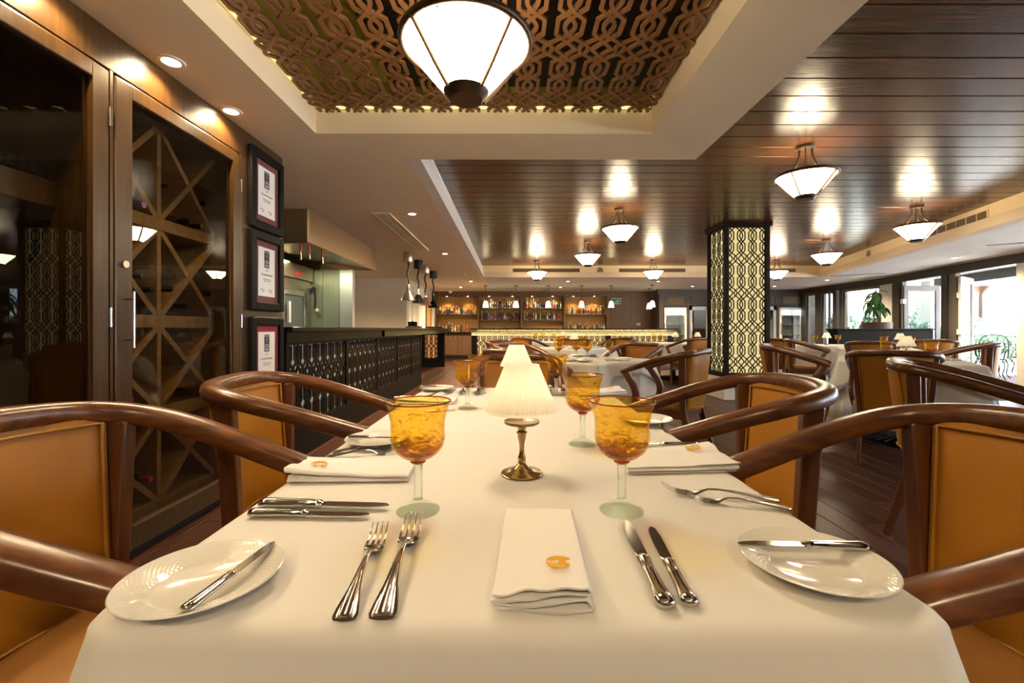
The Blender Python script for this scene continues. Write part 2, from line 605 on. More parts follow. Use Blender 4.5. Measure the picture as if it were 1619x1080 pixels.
        bmesh.ops.recalc_face_normals(bm, faces=bm.faces)
        bm.to_mesh(me)
        bm.free()
        if smooth:
            me.polygons.foreach_set('use_smooth', [True] * len(me.polygons))
            me.set_sharp_from_angle(angle=math.radians(smooth))
        me.update()
        return me

    def build(s, name, mat, parent=None, smooth=None, bevel=0, bseg=2, loc=None, rotz=0):
        o = bpy.data.objects.new(name, s.mesh(name, mat, smooth, bevel, bseg))
        COL.objects.link(o)
        if parent:
            o.parent = parent
        if loc:
            o.location = loc
        if rotz:
            o.rotation_euler[2] = rotz
        return o


def tag(o, label=None, cat=None, group=None, kind=None):
    if label:
        o['label'] = label
    if cat:
        o['category'] = cat
    if group:
        o['group'] = group
    if kind:
        o['kind'] = kind
    return o


def thing(name, label, cat, loc=(0, 0, 0), rotz=0, group=None):
    o = bpy.data.objects.new(name, None)
    COL.objects.link(o)
    o.empty_display_size = .1
    o.location = loc
    o.rotation_euler = (0, 0, rotz)
    return tag(o, label, cat, group)


def struct(o):
    o['kind'] = 'structure'
    return o


def obj(name, me, parent=None, loc=None, rot=None):
    o = bpy.data.objects.new(name, me)
    COL.objects.link(o)
    if parent:
        o.parent = parent
    if loc is not None:
        o.location = loc
    if rot is not None:
        o.rotation_euler = rot
    return o


def dup(root, loc, rot=None, label=None, group=None):
    """a copy of a thing with copies of its parts and sub-parts"""
    r = root.copy()
    COL.objects.link(r)
    r.location = loc
    if rot is not None:
        r.rotation_euler = rot if hasattr(rot, '__len__') else (0, 0, rot)
    if label:
        r['label'] = label
    if group:
        r['group'] = group
    for ch in list(root.children):
        c = ch.copy()
        COL.objects.link(c)
        c.parent = r
        for g in list(ch.children):
            d = g.copy()
            COL.objects.link(d)
            d.parent = c
    return r


ORD = 'first second third fourth fifth sixth seventh eighth ninth tenth eleventh twelfth thirteenth fourteenth fifteenth sixteenth seventeenth eighteenth nineteenth twentieth twenty-first twenty-second twenty-third twenty-fourth twenty-fifth'.split()


def ellipse(a, b, n=12, p=1.0):
    out = []
    for q in range(n):
        t = 2 * PI * q / n
        c, s_ = math.cos(t), math.sin(t)
        out.append((a * math.copysign(abs(c) ** p, c), b * math.copysign(abs(s_) ** p, s_)))
    return out


def text_mesh(name, body, size, mat, align='CENTER', extrude=.0004):
    cu = bpy.data.curves.new(name, 'FONT')
    cu.body = body
    cu.size = size
    cu.align_x = align
    cu.align_y = 'CENTER'
    cu.extrude = extrude
    cu.resolution_u = 3
    t = bpy.data.objects.new(name, cu)
    me = bpy.data.meshes.new_from_object(t)
    me.name = name
    me.materials.clear()
    me.materials.append(mat)
    bpy.data.objects.remove(t)
    bpy.data.curves.remove(cu)
    return me


# ------------------------------------------------------------------ fretwork pattern
def _arc(x0, y0, x1, y1, amp, n=5):
    out = []
    for i in range(n + 1):
        t = i / n
        out.append((x0 + (x1 - x0) * t + amp * math.sin(PI * t), y0 + (y1 - y0) * t))
    return out


STRANDS = []
_p1 = ([(0, -.15), (-.33, .20), (-.33, .80), (0, 1.15)] + _arc(0, 1.15, 0, 1.85, .135, 6)[1:] +
       [(-.42, 2.20), (-.53, 2.275), (-.60, 2.385), (-.62, 2.5), (-.60, 2.615), (-.53, 2.725), (-.42, 2.80), (0, 3.15)])
_p2 = [(0, .15)] + _arc(0, .15, 0, .85, .135, 6)[1:] + [(-.33, 1.20), (-.33, 1.80), (0, 2.15), (.27, 2.5), (0, 2.85)]
for _p in (_p1, _p2):
    STRANDS.append(_p)
    STRANDS.append([(-x, y) for x, y in _p])


def clip_seg(x0, y0, x1, y1, X0, X1, Y0, Y1):
    t0, t1 = 0.0, 1.0
    dx, dy = x1 - x0, y1 - y0
    for p, q in ((-dx, x0 - X0), (dx, X1 - x0), (-dy, y0 - Y0), (dy, Y1 - y0)):
        if abs(p) < 1e-12:
            if q < 0:
                return None
        else:
            r = q / p
            if p < 0:
                t0 = max(t0, r)
            else:
                t1 = min(t1, r)
    if t0 >= t1 - 1e-6:
        return None
    return (x0 + dx * t0, y0 + dy * t0), (x0 + dx * t1, y0 + dy * t1)


def fretwork(mb, u0, u1, v0, v1, p, w, d, fn, ph=0.0, vph=0.0, back=False, vs=1.02):
    """strapwork panel between u0..u1, v0..v1; p = column pitch; fn(u,v,depth)->xyz; straps mitred, laid over and under"""
    q = p * vs
    n0 = int(math.floor((u0 - ph) / p - .7))
    n1 = int(math.ceil((u1 - ph) / p + .7))
    m0 = int(math.floor((v0 - vph) / (3 * q) - 1))
    m1 = int(math.ceil((v1 - vph) / (3 * q) + 1))
    for c in range(n0, n1 + 1):
        for r in range(m0, m1 + 1):
            for si, st in enumerate(STRANDS):
                lift = .0011 * (3 - si) + .0005 * (r % 2)
                pts = [(ph + (c + ax) * p, vph + r * 3 * q + ay * q) for ax, ay in st]
                # end pieces overrun into the neighbouring strand
                runs, cur = [], []
                for a, b in zip(pts, pts[1:]):
                    s_ = clip_seg(a[0], a[1], b[0], b[1], u0, u1, v0, v1)
                    if not s_:
                        if len(cur) > 1:
                            runs.append(cur)
                        cur = []
                        continue
                    if cur and math.hypot(cur[-1][0] - s_[0][0], cur[-1][1] - s_[0][1]) > 1e-6:
                        if len(cur) > 1:
                            runs.append(cur)
                        cur = []
                    if not cur:
                        cur = [s_[0]]
                    cur.append(s_[1])
                if len(cur) > 1:
                    runs.append(cur)
                for run in runs:
                    L, Rr = [], []
                    n = len(run)
                    for i in range(n):
                        a, b = run[max(i - 1, 0)], run[i]
                        c2 = run[min(i + 1, n - 1)]
                        d1 = Vector((b[0] - a[0], b[1] - a[1])) if i else Vector((c2[0] - b[0], c2[1] - b[1]))
                        d2 = Vector((c2[0] - b[0], c2[1] - b[1])) if i < n - 1 else d1
                        d1.normalize()
                        d2.normalize()
                        nn = Vector((-(d1.y + d2.y), d1.x + d2.x))
                        nn.normalize()
                        k = w / 2 / max(.5, nn.dot(Vector((-d1.y, d1.x))))
                        L.append((b[0] + nn.x * k, b[1] + nn.y * k))
                        Rr.append((b[0] - nn.x * k, b[1] - nn.y * k))
                    vs_ = [fn(x, y, lift) for x, y in L] + [fn(x, y, lift) for x, y in Rr] + [fn(x, y, d) for x, y in L] + [fn(x, y, d) for x, y in Rr]
                    fs = []
                    for i in range(n - 1):
                        fs += [(i, i + 1, n + i + 1, n + i), (i, 2 * n + i, 2 * n + i + 1, i + 1), (n + i, n + i + 1, 3 * n + i + 1, 3 * n + i)]
                        if back:
                            fs.append((2 * n + i, 3 * n + i, 3 * n + i + 1, 2 * n + i + 1))
                    mb.add(vs_, fs)
    return mb


# ------------------------------------------------------------------ the room
ZC = 2.36      # plaster ceiling
ZW = 2.64      # boarded ceiling
ZL = 2.50      # fretwork in the coffer
YF = 11.06     # far edge of the boarded recess


def xr(y):     # edge of the boarded recess on the window side
    return 5.90 + .302 * (y - 5.10)


def xw(y):     # window wall
    if y > 11.4:
        return 9.55 + .0067 * (y - 11.4)
    return 8.74 + .216 * (y - 7.65)


fl = struct(MB().box(-6, 11.5, -5.1, 16.2, -.12, -.012).build('floor', M['joint']))
# floor planks: nearest 300 singly, the others joined
PW, PL = .15, 1.25
cells = []
nx = int((9.9 + 2.9) / PW)
for i in range(nx):
    x0 = -2.9 + i * PW
    off = (i * .47) % PL
    y = -1.3 - off
    while y < 15.6:
        ya, yb = max(y, -1.3), min(y + PL, 15.6)
        if yb - ya > .05 and x0 < xw(max(ya, -1)) + .1:
            cells.append((x0, ya, yb))
        y += PL


def seen_rank(c):
    x, y = c[0] + PW / 2, (c[1] + c[2]) / 2
    if y < .9:
        return 99
    if abs(x) < .5 and y < 2.4:
        return 60 + y
    r = x / y
    if r > 1.2 or r < -1.25:
        return 80
    return math.hypot(x, y)


cells.sort(key=seen_rank)
plank_me = {}
rest = MB()
for k, (x0, ya, yb) in enumerate(cells):
    L = yb - ya
    if k < 300:
        key = round(L, 3)
        if key not in plank_me:
            plank_me[key] = MB().box(.0022, PW - .0022, .0022, L - .0022, -.012, 0).mesh('plank', M['floor_wood'], bevel=.0016, bseg=1)
        obj('plank', plank_me[key], fl, (x0, ya, 0))
    else:
        rest.box(x0 + .002, x0 + PW - .002, ya + .002, yb - .002, -.012, 0)
o = rest.build('floor_planking', M['floor_wood'], fl)
o['kind'] = 'stuff'

# plaster ceiling slabs (underside ZC)
cs = MB()
CX0, CX1, CY0, CY1 = -1.305, .93, .33, 2.95
for x0, x1, y0, y1 in ((-6, CX0, -5.1, 3.4), (CX0, CX1, -5.1, CY0), (CX0, CX1, CY1, 3.4), (CX1, 1.41, -5.1, 3.4), (-6, -.80, 3.4, YF + .12), (-6, -.70, YF + .12, 16.2)):
    cs.box(x0, x1, y0, y1, ZC, ZC + .05)
ceil = struct(cs.build('ceiling', M['plaster']))
cf = MB()
cf.prism([(-.70, YF + .12), (xr(YF) + .12, YF + .12), (11.5, YF + .12), (11.5, 16.2), (-.70, 16.2)], ZC, ZC + .05)
cf.prism([(xr(-5.1) + .12, -5.1), (11.5, -5.1), (11.5, YF + .12), (xr(YF) + .12, YF + .12)], ZC, ZC + .05)
cf.build('ceiling_plaster', M['plaster_cool'], ceil)
# coffer sides over the near table
t = MB()
t.box(CX0 - .04, CX0, CY0 - .04, CY1 + .04, ZC + .05, ZL + .24)
t.box(CX1, CX1 + .04, CY0 - .04, CY1 + .04, ZC + .05, ZL + .24)
t.box(CX0, CX1, CY1, CY1 + .04, ZC + .05, ZL + .24)
t.box(CX0, CX1, CY0 - .04, CY0, ZC + .05, ZL + .24)
struct(t.build('trim_1', M['plaster']))
struct(MB().box(CX0 - .04, CX1 + .04, CY0 - .04, CY1 + .04, ZL + .20, ZL + .24).build('ceiling_recess', M['olive']))
# sides of the boarded recess
t = MB()
t.add([(-.70, 3.40, ZC), (-.743, 3.40, ZW), (-.743, YF + .12, ZW), (-.70, YF + .12, ZC), (-.80, 3.40, ZC), (-.80, 3.40, ZW), (-.80, YF + .12, ZW), (-.80, YF + .12, ZC)],
      [(0, 1, 2, 3), (0, 3, 7, 4), (4, 5, 1, 0), (3, 2, 6, 7), (1, 5, 6, 2), (4, 7, 6, 5)])
struct(t.build('trim_2', M['white_trim']))
t = MB()
t.box(-.743, xr(YF), YF, YF + .06, ZC + .08, ZW + .02)
t.prism([(xr(-5.1), -5.1), (xr(-5.1) + .06, -5.1), (xr(YF) + .06, YF), (xr(YF), YF)], ZC + .08, ZW + .02)
struct(t.build('trim_3', M['cove_cream']))
t = MB()
t.box(-.70, xr(YF) - .02, YF - .03, YF + .14, ZC - .015, ZC + .112)
t.prism([(xr(-5.1) - .03, -5.1), (xr(-5.1) + .14, -5.1), (xr(YF) + .14, YF), (xr(YF) - .03, YF - .03)], ZC - .015, ZC + .112)
struct(t.build('trim_4', M['fascia_tan']))
t = MB()
t.prism([(xr(-5.0) - .022, -5.0), (xr(-5.0) - .006, -5.0), (xr(YF) - .006, YF - .012), (xr(YF) - .022, YF - .022)], ZC + .09, ZC + .096)
t.box(-.66, xr(YF) - .03, YF - .022, YF - .008, ZC + .09, ZC + .096)
struct(t.build('trim_13', emat('amber cove strip', (1.0, .62, .22), 1.8)))
t = MB()
t.box(1.37, 1.41, -5.1, 3.40, ZC + .05, ZW + .02)
t.box(-.743, 1.37, 3.36, 3.40, ZC + .05, ZW + .02)
struct(t.build('trim_5', M['plaster']))
# boards of the recess
struct(MB().box(-.8, 8.2, -5.1, YF + .1, ZW + .03, ZW + .08).build('ceiling_deck', M['joint']))
pitch = .212
y = YF
while y > -5.0:
    ya = max(y - pitch, -5.1)
    yb = y
    y -= pitch
    xl = -.743 if ya > 3.39 else 1.39
    b = MB()
    b.prism([(xl, ya + .003), (xr(ya), ya + .003), (xr(yb), yb - .003), (xl, yb - .003)], ZW, ZW + .03)
    b.build('plank', M['ceil_wood'], ceil, bevel=.004, bseg=1)

# walls
w = MB()
w.box(-6, 11.5, -5.1, -5.0, 0, 2.8)
struct(w.build('wall_front', M['plaster_dim']))
w = MB()
w.box(-6, -5.9, -5.0, 11.4, 0, 2.8)
struct(w.build('wall_left', M['plaster_dim']))
w = MB()
w.box(-6, -2.71, 11.40, 11.5, 0, ZC)
struct(w.build('wall_service', M['plaster_dim']))
w = MB()
w.box(-2.83, -2.71, 11.5, 15.75, 0, ZC)
struct(w.build('wall_passage', M['plaster_dim']))
w = MB()
w.box(-2.83, 5.0, 15.76, 15.9, 0, ZC)
struct(w.build('wall_back', M['bar_back']))


# ------------------------------------------------------------------ window wall
def wbox(mb, ya, yb, z0, z1, d0=0.0, d1=.12):
    mb.prism([(xw(ya) + d0, ya), (xw(ya) + d1, ya), (xw(yb) + d1, yb), (xw(yb) + d0, yb)], z0, z1)
    return mb


wr = MB()
wbox(wr, 10.99, 11.50, 0, ZC)
wbox(wr, 6.95, 7.68, 0, ZC)
wbox(wr, 1.9, 2.5, 0, ZC)
wbox(wr, -2.2, -1.6, 0, ZC)
wbox(wr, -5.1, -4.8, 0, ZC)
wr = struct(wr.build('wall_right', M['plaster_cool']))
hd = MB()
for a, b in ((-5.1, 7.65), (7.65, 11.4), (11.4, 14.6)):
    wbox(hd, a, b, 2.19, ZC - .001, -.02, .14)
struct(hd.build('trim_6', M['dark_frame']))
ps = MB()
for a, b in ((9.20, 9.38), (10.72, 10.99), (12.78, 12.90), (13.65, 13.94), (14.37, 14.62), (13.02, 13.17)):
    wbox(ps, a, b, 0, 2.19, -.03, .13)
struct(ps.build('trim_7', M['dark_frame']))
for i, (a, b) in enumerate(((13.94, 14.37), (13.17, 13.65), (11.50, 12.78))):
    f = MB()
    for c, d in ((a, a + .05), (b - .05, b)):
        wbox(f, c, d, .02, 2.19, .02, .08)
    wbox(f, a, b, 2.12, 2.19, .02, .08)
    wbox(f, a, b, .02, .14, .02, .08)
    fr = struct(f.build('window_%d' % (i + 1), M['grey_frame']))
    if i == 1:
        wbox(MB(), (a + b) / 2 - .03, (a + b) / 2 + .03, .14, 2.12, .03, .07).build('mullion', M['dark_frame'], fr)
    wbox(MB(), a + .05, b - .05, .14, 2.12, .045, .052).build('pane', M['window_glass'], fr)
portal((xw(11.5) + .2, 11.5), (xw(14.4) + .2, 14.4), .1, 2.15)
portal((xw(7.68) + .2, 7.68), (xw(10.8) + .2, 10.8), .05, 2.15)
portal((xw(2.5) + .2, 2.5), (xw(6.95) + .2, 6.95), .05, 2.15)
portal((xw(-1.6) + .2, -1.6), (xw(1.9) + .2, 1.9), .05, 2.15)
portal((xw(-4.8) + .2, -4.8), (xw(-2.2) + .2, -2.2), .05, 2.15)


def leaf_door(n, hinge, d, w, h, mat, fw=.11):
    """glazed folding leaf: frame, pane, hinges; hinge point, unit direction d"""
    hx, hy = hinge
    nx_, ny_ = -d[1], d[0]

    def b(mb, s0, s1, z0, z1, t=.045):
        P = []
        for s_, q in ((s0, -t / 2), (s1, -t / 2), (s1, t / 2), (s0, t / 2)):
            P.append((hx + d[0] * s_ + nx_ * q, hy + d[1] * s_ + ny_ * q))
        return mb.prism(P, z0, z1)
    f = MB()
    b(f, 0, fw, .02, h)
    b(f, w - fw, w, .02, h)
    b(f, fw, w - fw, h - fw - .02, h)
    b(f, fw, w - fw, .02, .22)
    r = struct(f.build('door_%d' % n, mat, bevel=.004, bseg=1))
    b(MB(), fw, w - fw, .22, h - fw - .02, .008).build('pane', M['window_glass'], r)
    for z in (h - .38, 1.0, .3):
        g = MB()
        b(g, -.045, .035, z - .055, z + .055, .075)
        g.build('hinge', M['white_trim'], r)
    return r


leaf_door(1, (xw(10.64) + .02, 10.64), (.995, .05), .92, 2.10, M['grey_frame'])
leaf_door(2, (xw(8.95) + .03, 8.95), (.84, .54), .92, 2.12, M['white_trim'], .10)  # strong daylight on this leaf is put into its white colour
jb = MB()
wbox(jb, 9.02, 9.20, 0, 2.19, .0, .10)
wbox(jb, 10.64, 10.72, 0, 2.19, .0, .10)
struct(jb.build('trim_8', M['grey_frame']))

# ------------------------------------------------------------------ far panelled wall with coolers
YB = 14.6
pw = MB()
for x0, x1 in ((4.85, 5.0), (5.77, 5.84), (6.52, 8.26), (8.74, 8.81), (9.62, 10.2)):
    pw.box(x0, x1, YB, YB + .15, 0, 2.2)
for x0, x1 in ((5.0, 5.77), (5.84, 6.52), (8.26, 8.74), (8.81, 9.62)):
    pw.box(x0, x1, YB, YB + .15, 1.83, 2.2)
pw.box(4.85, 5.0, YB + .15, 15.76, 0, ZC)
pw.box(4.80, 10.2, YB - .03, YB + .15, 2.2, ZC)
pw.box(5.0, 10.2, YB + .75, YB + .8, 0, ZC)
pan = struct(pw.build('wall_panelled', M['dark_panel']))
for x0, x1 in ((5.10, 5.66), (8.92, 9.50)):
    g = MB()
    g.box(x0, x1, YB - .012, YB, 1.90, 2.12)
    for k in range(6):
        g.box(x0 + .02, x1 - .02, YB - .022, YB - .012, 1.915 + k * .034, 1.935 + k * .034)
    g.build('grille', M['grille_tan'], pan)
for x0, x1 in ((5.9, 6.46), (8.32, 8.7)):
    g = MB()
    g.box(x0, x1, YB - .014, YB, 2.10, 2.125)
    g.box(x0, x1, YB - .014, YB, 1.90, 1.925)
    g.box(x0, x0 + .025, YB - .014, YB, 1.925, 2.10)
    g.box(x1 - .025, x1, YB - .014, YB, 1.925, 2.10)
    g.build('panel_moulding', M['dark_panel'], pan)


def cooler(x0, x1, label):
    r = thing('display_cooler', label, 'cooler', ((x0 + x1) / 2, YB, 0))
    w = (x1 - x0) / 2
    b = MB()
    b.box(-w, -w + .03, .03, .6, .02, 1.80)
    b.box(w - .03, w, .03, .6, .02, 1.80)
    b.box(-w, w, .57, .6, .02, 1.80)
    b.box(-w, w, .03, .6, 1.76, 1.82)
    b.box(-w, w, .03, .6, .02, .16)
    b.build('case', M['cooler_white'], r)
    for z in (.5, .85, 1.2, 1.5):
        MB().box(-w + .03, w - .03, .12, .57, z, z + .012).build('shelf', M['steel'], r)
    d = MB()
    d.box(-w, -w + .055, -.02, .025, .12, 1.76)
    d.box(w - .055, w, -.02, .025, .12, 1.76)
    d.box(-w + .055, w - .055, -.02, .025, 1.69, 1.76)
    d.box(-w + .055, w - .055, -.02, .025, .12, .20)
    d = d.build('door', M['cooler_white'], r)
    MB().box(-w + .055, w - .055, 0, .006, .2, 1.69).build('pane', M['window_glass'], d)
    MB().box(-w + .01, -w + .035, -.06, -.02, .9, 1.25).build('handle', M['chrome'], d)
    MB().box(-w, w, -.02, .03, 1.765, 1.82).build('top_strip', M['black_matt'], r)
    MB().box(-w + .06, w - .06, .1, .14, 1.735, 1.755).build('added_tube', emat('added cool tube', (.9, .97, 1), 6.0), r)  # unseen tube added to whiten the inside of the cooler
    return r


cooler(5.02, 5.75, 'glass-fronted pale cooler in the dark panelled wall beside the bar')
cooler(8.83, 9.60, 'glass-fronted pale cooler in the dark panelled wall beside the windows')
for i, (x0, x1) in enumerate(((5.86, 6.50), (8.28, 8.72))):
    f = MB()
    w_ = .09
    f.box(x0, x0 + w_, YB + .01, YB + .06, .02, 1.80)
    f.box(x1 - w_, x1, YB + .01, YB + .06, .02, 1.80)
    f.box(x0, x1, YB + .01, YB + .06, 1.68, 1.80)
    f.box(x0, x1, YB + .01, YB + .06, .02, .2)
    d = struct(f.build('door_%d' % (i + 3), M['cooler_frame']))
    MB().box(x0 + w_, x1 - w_, YB + .03, YB + .036, .2, 1.68).build('pane', M['window_glass'], d)
    MB().box(x0 + .02, x0 + .05, YB - .05, YB + .01, .95, 1.25).build('handle', M['chrome'], d)

# ------------------------------------------------------------------ lattice column
XC0, XC1, YC0, YC1 = 3.17, 3.85, 6.60, 7.20
col = struct(MB().box(XC0 + .05, XC1 - .05, YC0 + .05, YC1 - .05, .33, ZW).build('column', M['glow_panel']))
fr = MB()
for x in (XC0, XC1 - .062):
    for y0 in (YC0, YC1 - .05):
        fr.box(x, x + .062, y0, y0 + .05, .33, ZW)
for z0, z1 in ((.33, .40), (2.575, ZW - .001)):
    fr.box(XC0 + .062, XC1 - .062, YC0, YC0 + .05, z0, z1)
    fr.box(XC0 + .062, XC1 - .062, YC1 - .05, YC1, z0, z1)
    fr.box(XC0, XC0 + .062, YC0 + .05, YC1 - .05, z0, z1)
    fr.box(XC1 - .062, XC1, YC0 + .05, YC1 - .05, z0, z1)
fr.build('corner_frame', M['lattice_dark'], col, bevel=.003, bseg=1)
top = MB()
top.box(XC0 - .025, XC1 + .025, YC0 - .025, YC1 + .025, ZW - .045, ZW)
top.build('cap', M['lattice_dark'], col)
p = .168
cx = (XC0 + XC1) / 2
cy = (YC0 + YC1) / 2
g = fretwork(MB(), XC0 + .062, XC1 - .062, .40, 2.575, p, .0150, .010, lambda u, v, d: (u, YC0 + .012 + d, v), ph=cx + p / 2, vph=.139)
g.build('fretwork_panel', M['lattice_dark'], col)
g = fretwork(MB(), YC0 + .05, YC1 - .05, .40, 2.575, p, .0150, .010, lambda u, v, d: (XC0 + .012 + d, u, v), ph=cy + p / 2, vph=.139)
g.build('fretwork_panel', M['lattice_dark'], col)
g = fretwork(MB(), YC0 + .05, YC1 - .05, .40, 2.575, p, .0150, .010, lambda u, v, d: (XC1 - .012 - d, u, v), ph=cy + p / 2, vph=.139)
g.build('fretwork_panel', M['lattice_dark'], col)
b = MB()
b.box(XC0 - .03, XC1 + .03, YC0 - .03, YC1 + .03, .0, .33)
b.build('plinth', M['white_stone'], col, bevel=.008)

# ------------------------------------------------------------------ coffer fretwork
g = fretwork(MB(), CX0, CX1, CY0, CY1, (CX1 - CX0) / 12, .0200, .015, lambda u, v, d: (u, v, ZL + d), ph=CX0 + (CX1 - CX0) / 24, vph=2.375, vs=.913, back=True)
o = g.build('fretwork_panel', M['lattice_ceil'], ceil)
struct(MB().box(CX0 + .02, CX1 - .02, CY1 - .035, CY1 - .012, ZL + .018, ZL + .027).build('trim_9', M['led']))
struct(MB().box(CX0, CX1, CY1 - .006, CY1 - .001, ZL + .02, ZL + .2).build('trim_14', M['olive']))
struct(MB().box(CX0 + .005, CX0 + .02, CY0 + .1, CY1 - .05, ZL + .018, ZL + .026).build('trim_10', emat('dim strip light', (1, .8, .3), .15)))

# ------------------------------------------------------------------ back bar
YK = 15.4
bw = MB()
for x0, x1 in ((-2.71, -2.63), (-1.20, -1.155), (.30, .36), (1.80, 1.86), (3.30, 3.40)):
    bw.box(x0, x1, YK, 15.76, .95, 2.2)
bw.box(-2.71, 4.85, YK - .05, 15.76, 2.2, ZC)
bw.box(-2.71, 4.85, YK - .085, YK - .05, 2.26, ZC - .0)
bw.box(3.40, 4.85, YK + .02, 15.76, 0, 2.2)
bk = struct(bw.build('wall_bar', M['brown_panel']))
q = MB()
for x0, x1 in ((3.44, 4.08), (4.14, 4.82)):
    q.box(x0, x1, YK + .005, YK + .02, 1.15, 2.15)
q.build('panel', M['brown_panel'], bk)
sp = MB().box(-.045, .045, -.012, 0, -.06, .06)
bc = thing('back_counter', 'brown back bar counter with two cupboard doors below the bottle shelves', 'counter', (0, 0, 0))
MB().box(-2.62, 3.38, 14.98, 15.75, .90, .945).build('worktop', M['granite'], bc, bevel=.006, bseg=1)
MB().box(-2.60, 3.36, 15.08, 15.74, .14, .90).build('carcass', M['brown_panel'], bc)
MB().box(-2.60, 3.36, 15.14, 15.74, .0, .14).build('toe_kick', M['black_matt'], bc)
for x0, x1, hx in ((-2.26, -1.86, -1.91), (-1.84, -1.40, -1.78)):
    d = MB().box(x0, x1, 15.055, 15.08, .17, .87).build('door', M['brown_panel'], bc, bevel=.004, bseg=1)
    MB().box(hx - .01, hx + .01, 15.03, 15.055, .70, .83).build('handle', M['chrome'], d)
shelf_specs = [(-2.63, -1.20, [1.566]), (-1.155, .30, [1.78, 1.368]), (.36, 1.80, [1.78, 1.368]), (1.86, 3.30, [1.56])]
BAYS = ['first', 'second', 'third', 'fourth']
for bi, (x0, x1, zs) in enumerate(shelf_specs):
    for z in zs:
        MB().box(x0, x1, 15.47, 15.76, z - .03, z).build('shelf', M['dark_panel'], bk)
# bottles
def bottle_mesh(name, r, h, neck, mats, style=0):
    b = MB()
    hs = h * (.62 if style == 0 else .52 if style == 1 else .70)
    sh = hs + h * (.10 if style != 2 else .06)
    b.mi = 0
    b.lathe([(r * .6, 0), (r, .006), (r, hs), (r * .8, hs + (sh - hs) * .5), (neck, sh), (neck, h * .93)], 10, cap=True)
    b.mi = 1
    b.lathe([(r * 1.015, h * .14), (r * 1.015, hs * .82)], 10)
    b.mi = 2
    b.lathe([(neck * 1.25, h * .88), (neck * 1.25, h), (.001, h)], 10)
    return b.mesh(name, mats, smooth=40)


def gl(name, c, em=0):
    return pmat(name, c, rough=.08, coat=.6, spec=.6)


BC = [('clear', (.36, .34, .29)), ('amber', (.26, .11, .02)), ('green', (.03, .10, .02)), ('dark', (.020, .018, .014)), ('brown', (.10, .045, .015)),
      ('golden', (.42, .28, .08)), ('pale blue', (.16, .22, .26)), ('red', (.20, .03, .02))]
LC = [('white', (.62, .60, .55)), ('black', (.03, .03, .03)), ('gold', (.40, .28, .10)), ('red', (.30, .05, .04)), ('blue', (.08, .11, .22)), ('cream', (.55, .48, .34))]
KC = [(.03, .03, .03), (.6, .42, .1), (.5, .05, .04), (.7, .7, .7)]
bms = [(n, gl(n + ' bottle glass', c)) for n, c in BC]
lms = [(n, pmat(n + ' bottle label', c, rough=.6)) for n, c in LC]
kms = [pmat('bottle cap %d' % i, c, rough=.4) for i, c in enumerate(KC)]
BM = []
rb = random.Random(5)
for i in range(22):
    bn, bm_ = bms[[0, 0, 1, 3, 0, 2, 4, 5, 0, 3, 6, 1, 0, 7, 4, 0, 5, 3, 1, 0, 2, 0][i]]
    ln, lm_ = rb.choice(lms)
    st = rb.choice([0, 0, 1, 2])
    h = rb.uniform(.26, .335)
    BM.append((bn, ln, h, bottle_mesh('bottle', rb.uniform(.030, .039), h, rb.uniform(.011, .015), [bm_, lm_, rb.choice(kms)], st)))


def bottle_row(x0, x1, n, y, z, where, group, avoid=None):
    step = (x1 - x0) / n
    for k in range(n):
        bn, ln, h, me = rb.choice(BM)
        x = x0 + (k + .5) * step + rb.uniform(-.004, .004)
        o = obj('bottle', me, None, (x, y + rb.uniform(-.02, .02), z), (0, 0, rb.uniform(0, 6)))
        tag(o, '%s bottle, %s of %s' % (bn, ORD[k], where), 'bottle', group)


bottle_row(-2.58, -1.25, 16, 15.60, 1.566, 'the shelf row in the ochre-lit bar bay', 'bottles on the bar shelves')
bottle_row(-2.55, -1.50, 10, 15.35, .945, 'the counter row under the ochre-lit bar bay', 'bottles on the back counter')
bottle_row(-1.10, .26, 17, 15.60, 1.78, 'the top shelf row in the second bar bay', 'bottles on the bar shelves')
bottle_row(-1.10, .26, 17, 15.60, 1.368, 'the lower shelf row in the second bar bay', 'bottles on the bar shelves')
bottle_row(.40, 1.76, 17, 15.60, 1.78, 'the top shelf row in the third bar bay', 'bottles on the bar shelves')
bottle_row(.40, 1.76, 17, 15.60, 1.368, 'the lower shelf row in the third bar bay', 'bottles on the bar shelves')
bottle_row(1.92, 3.25, 16, 15.60, 1.56, 'the shelf row in the bar bay next to the exit sign', 'bottles on the bar shelves')
bottle_row(1.92, 3.25, 16, 15.45, .945, 'the counter row near the exit sign', 'bottles on the back counter')
tum = MB().lathe([(.022, 0), (.030, .002), (.036, .15), (.034, .15), (.028, .008), (.001, .008)], 12).mesh('tumbler', M['clear'], smooth=40)
for k in range(16):
    tag(obj('tumbler', tum, None, (-1.08 + k * .083, 15.45, .945)), 'clear tumbler, %s of the row below the second bar bay' % ORD[k], 'glass', 'tumblers on the back counter')
tag(MB().box(.92, 2.2, 15.12, 15.24, .945, 1.075).build('bar_mat_stand', M['red'], bevel=.01), 'long red rubber-topped rack on the back counter below the third bay', 'rack')

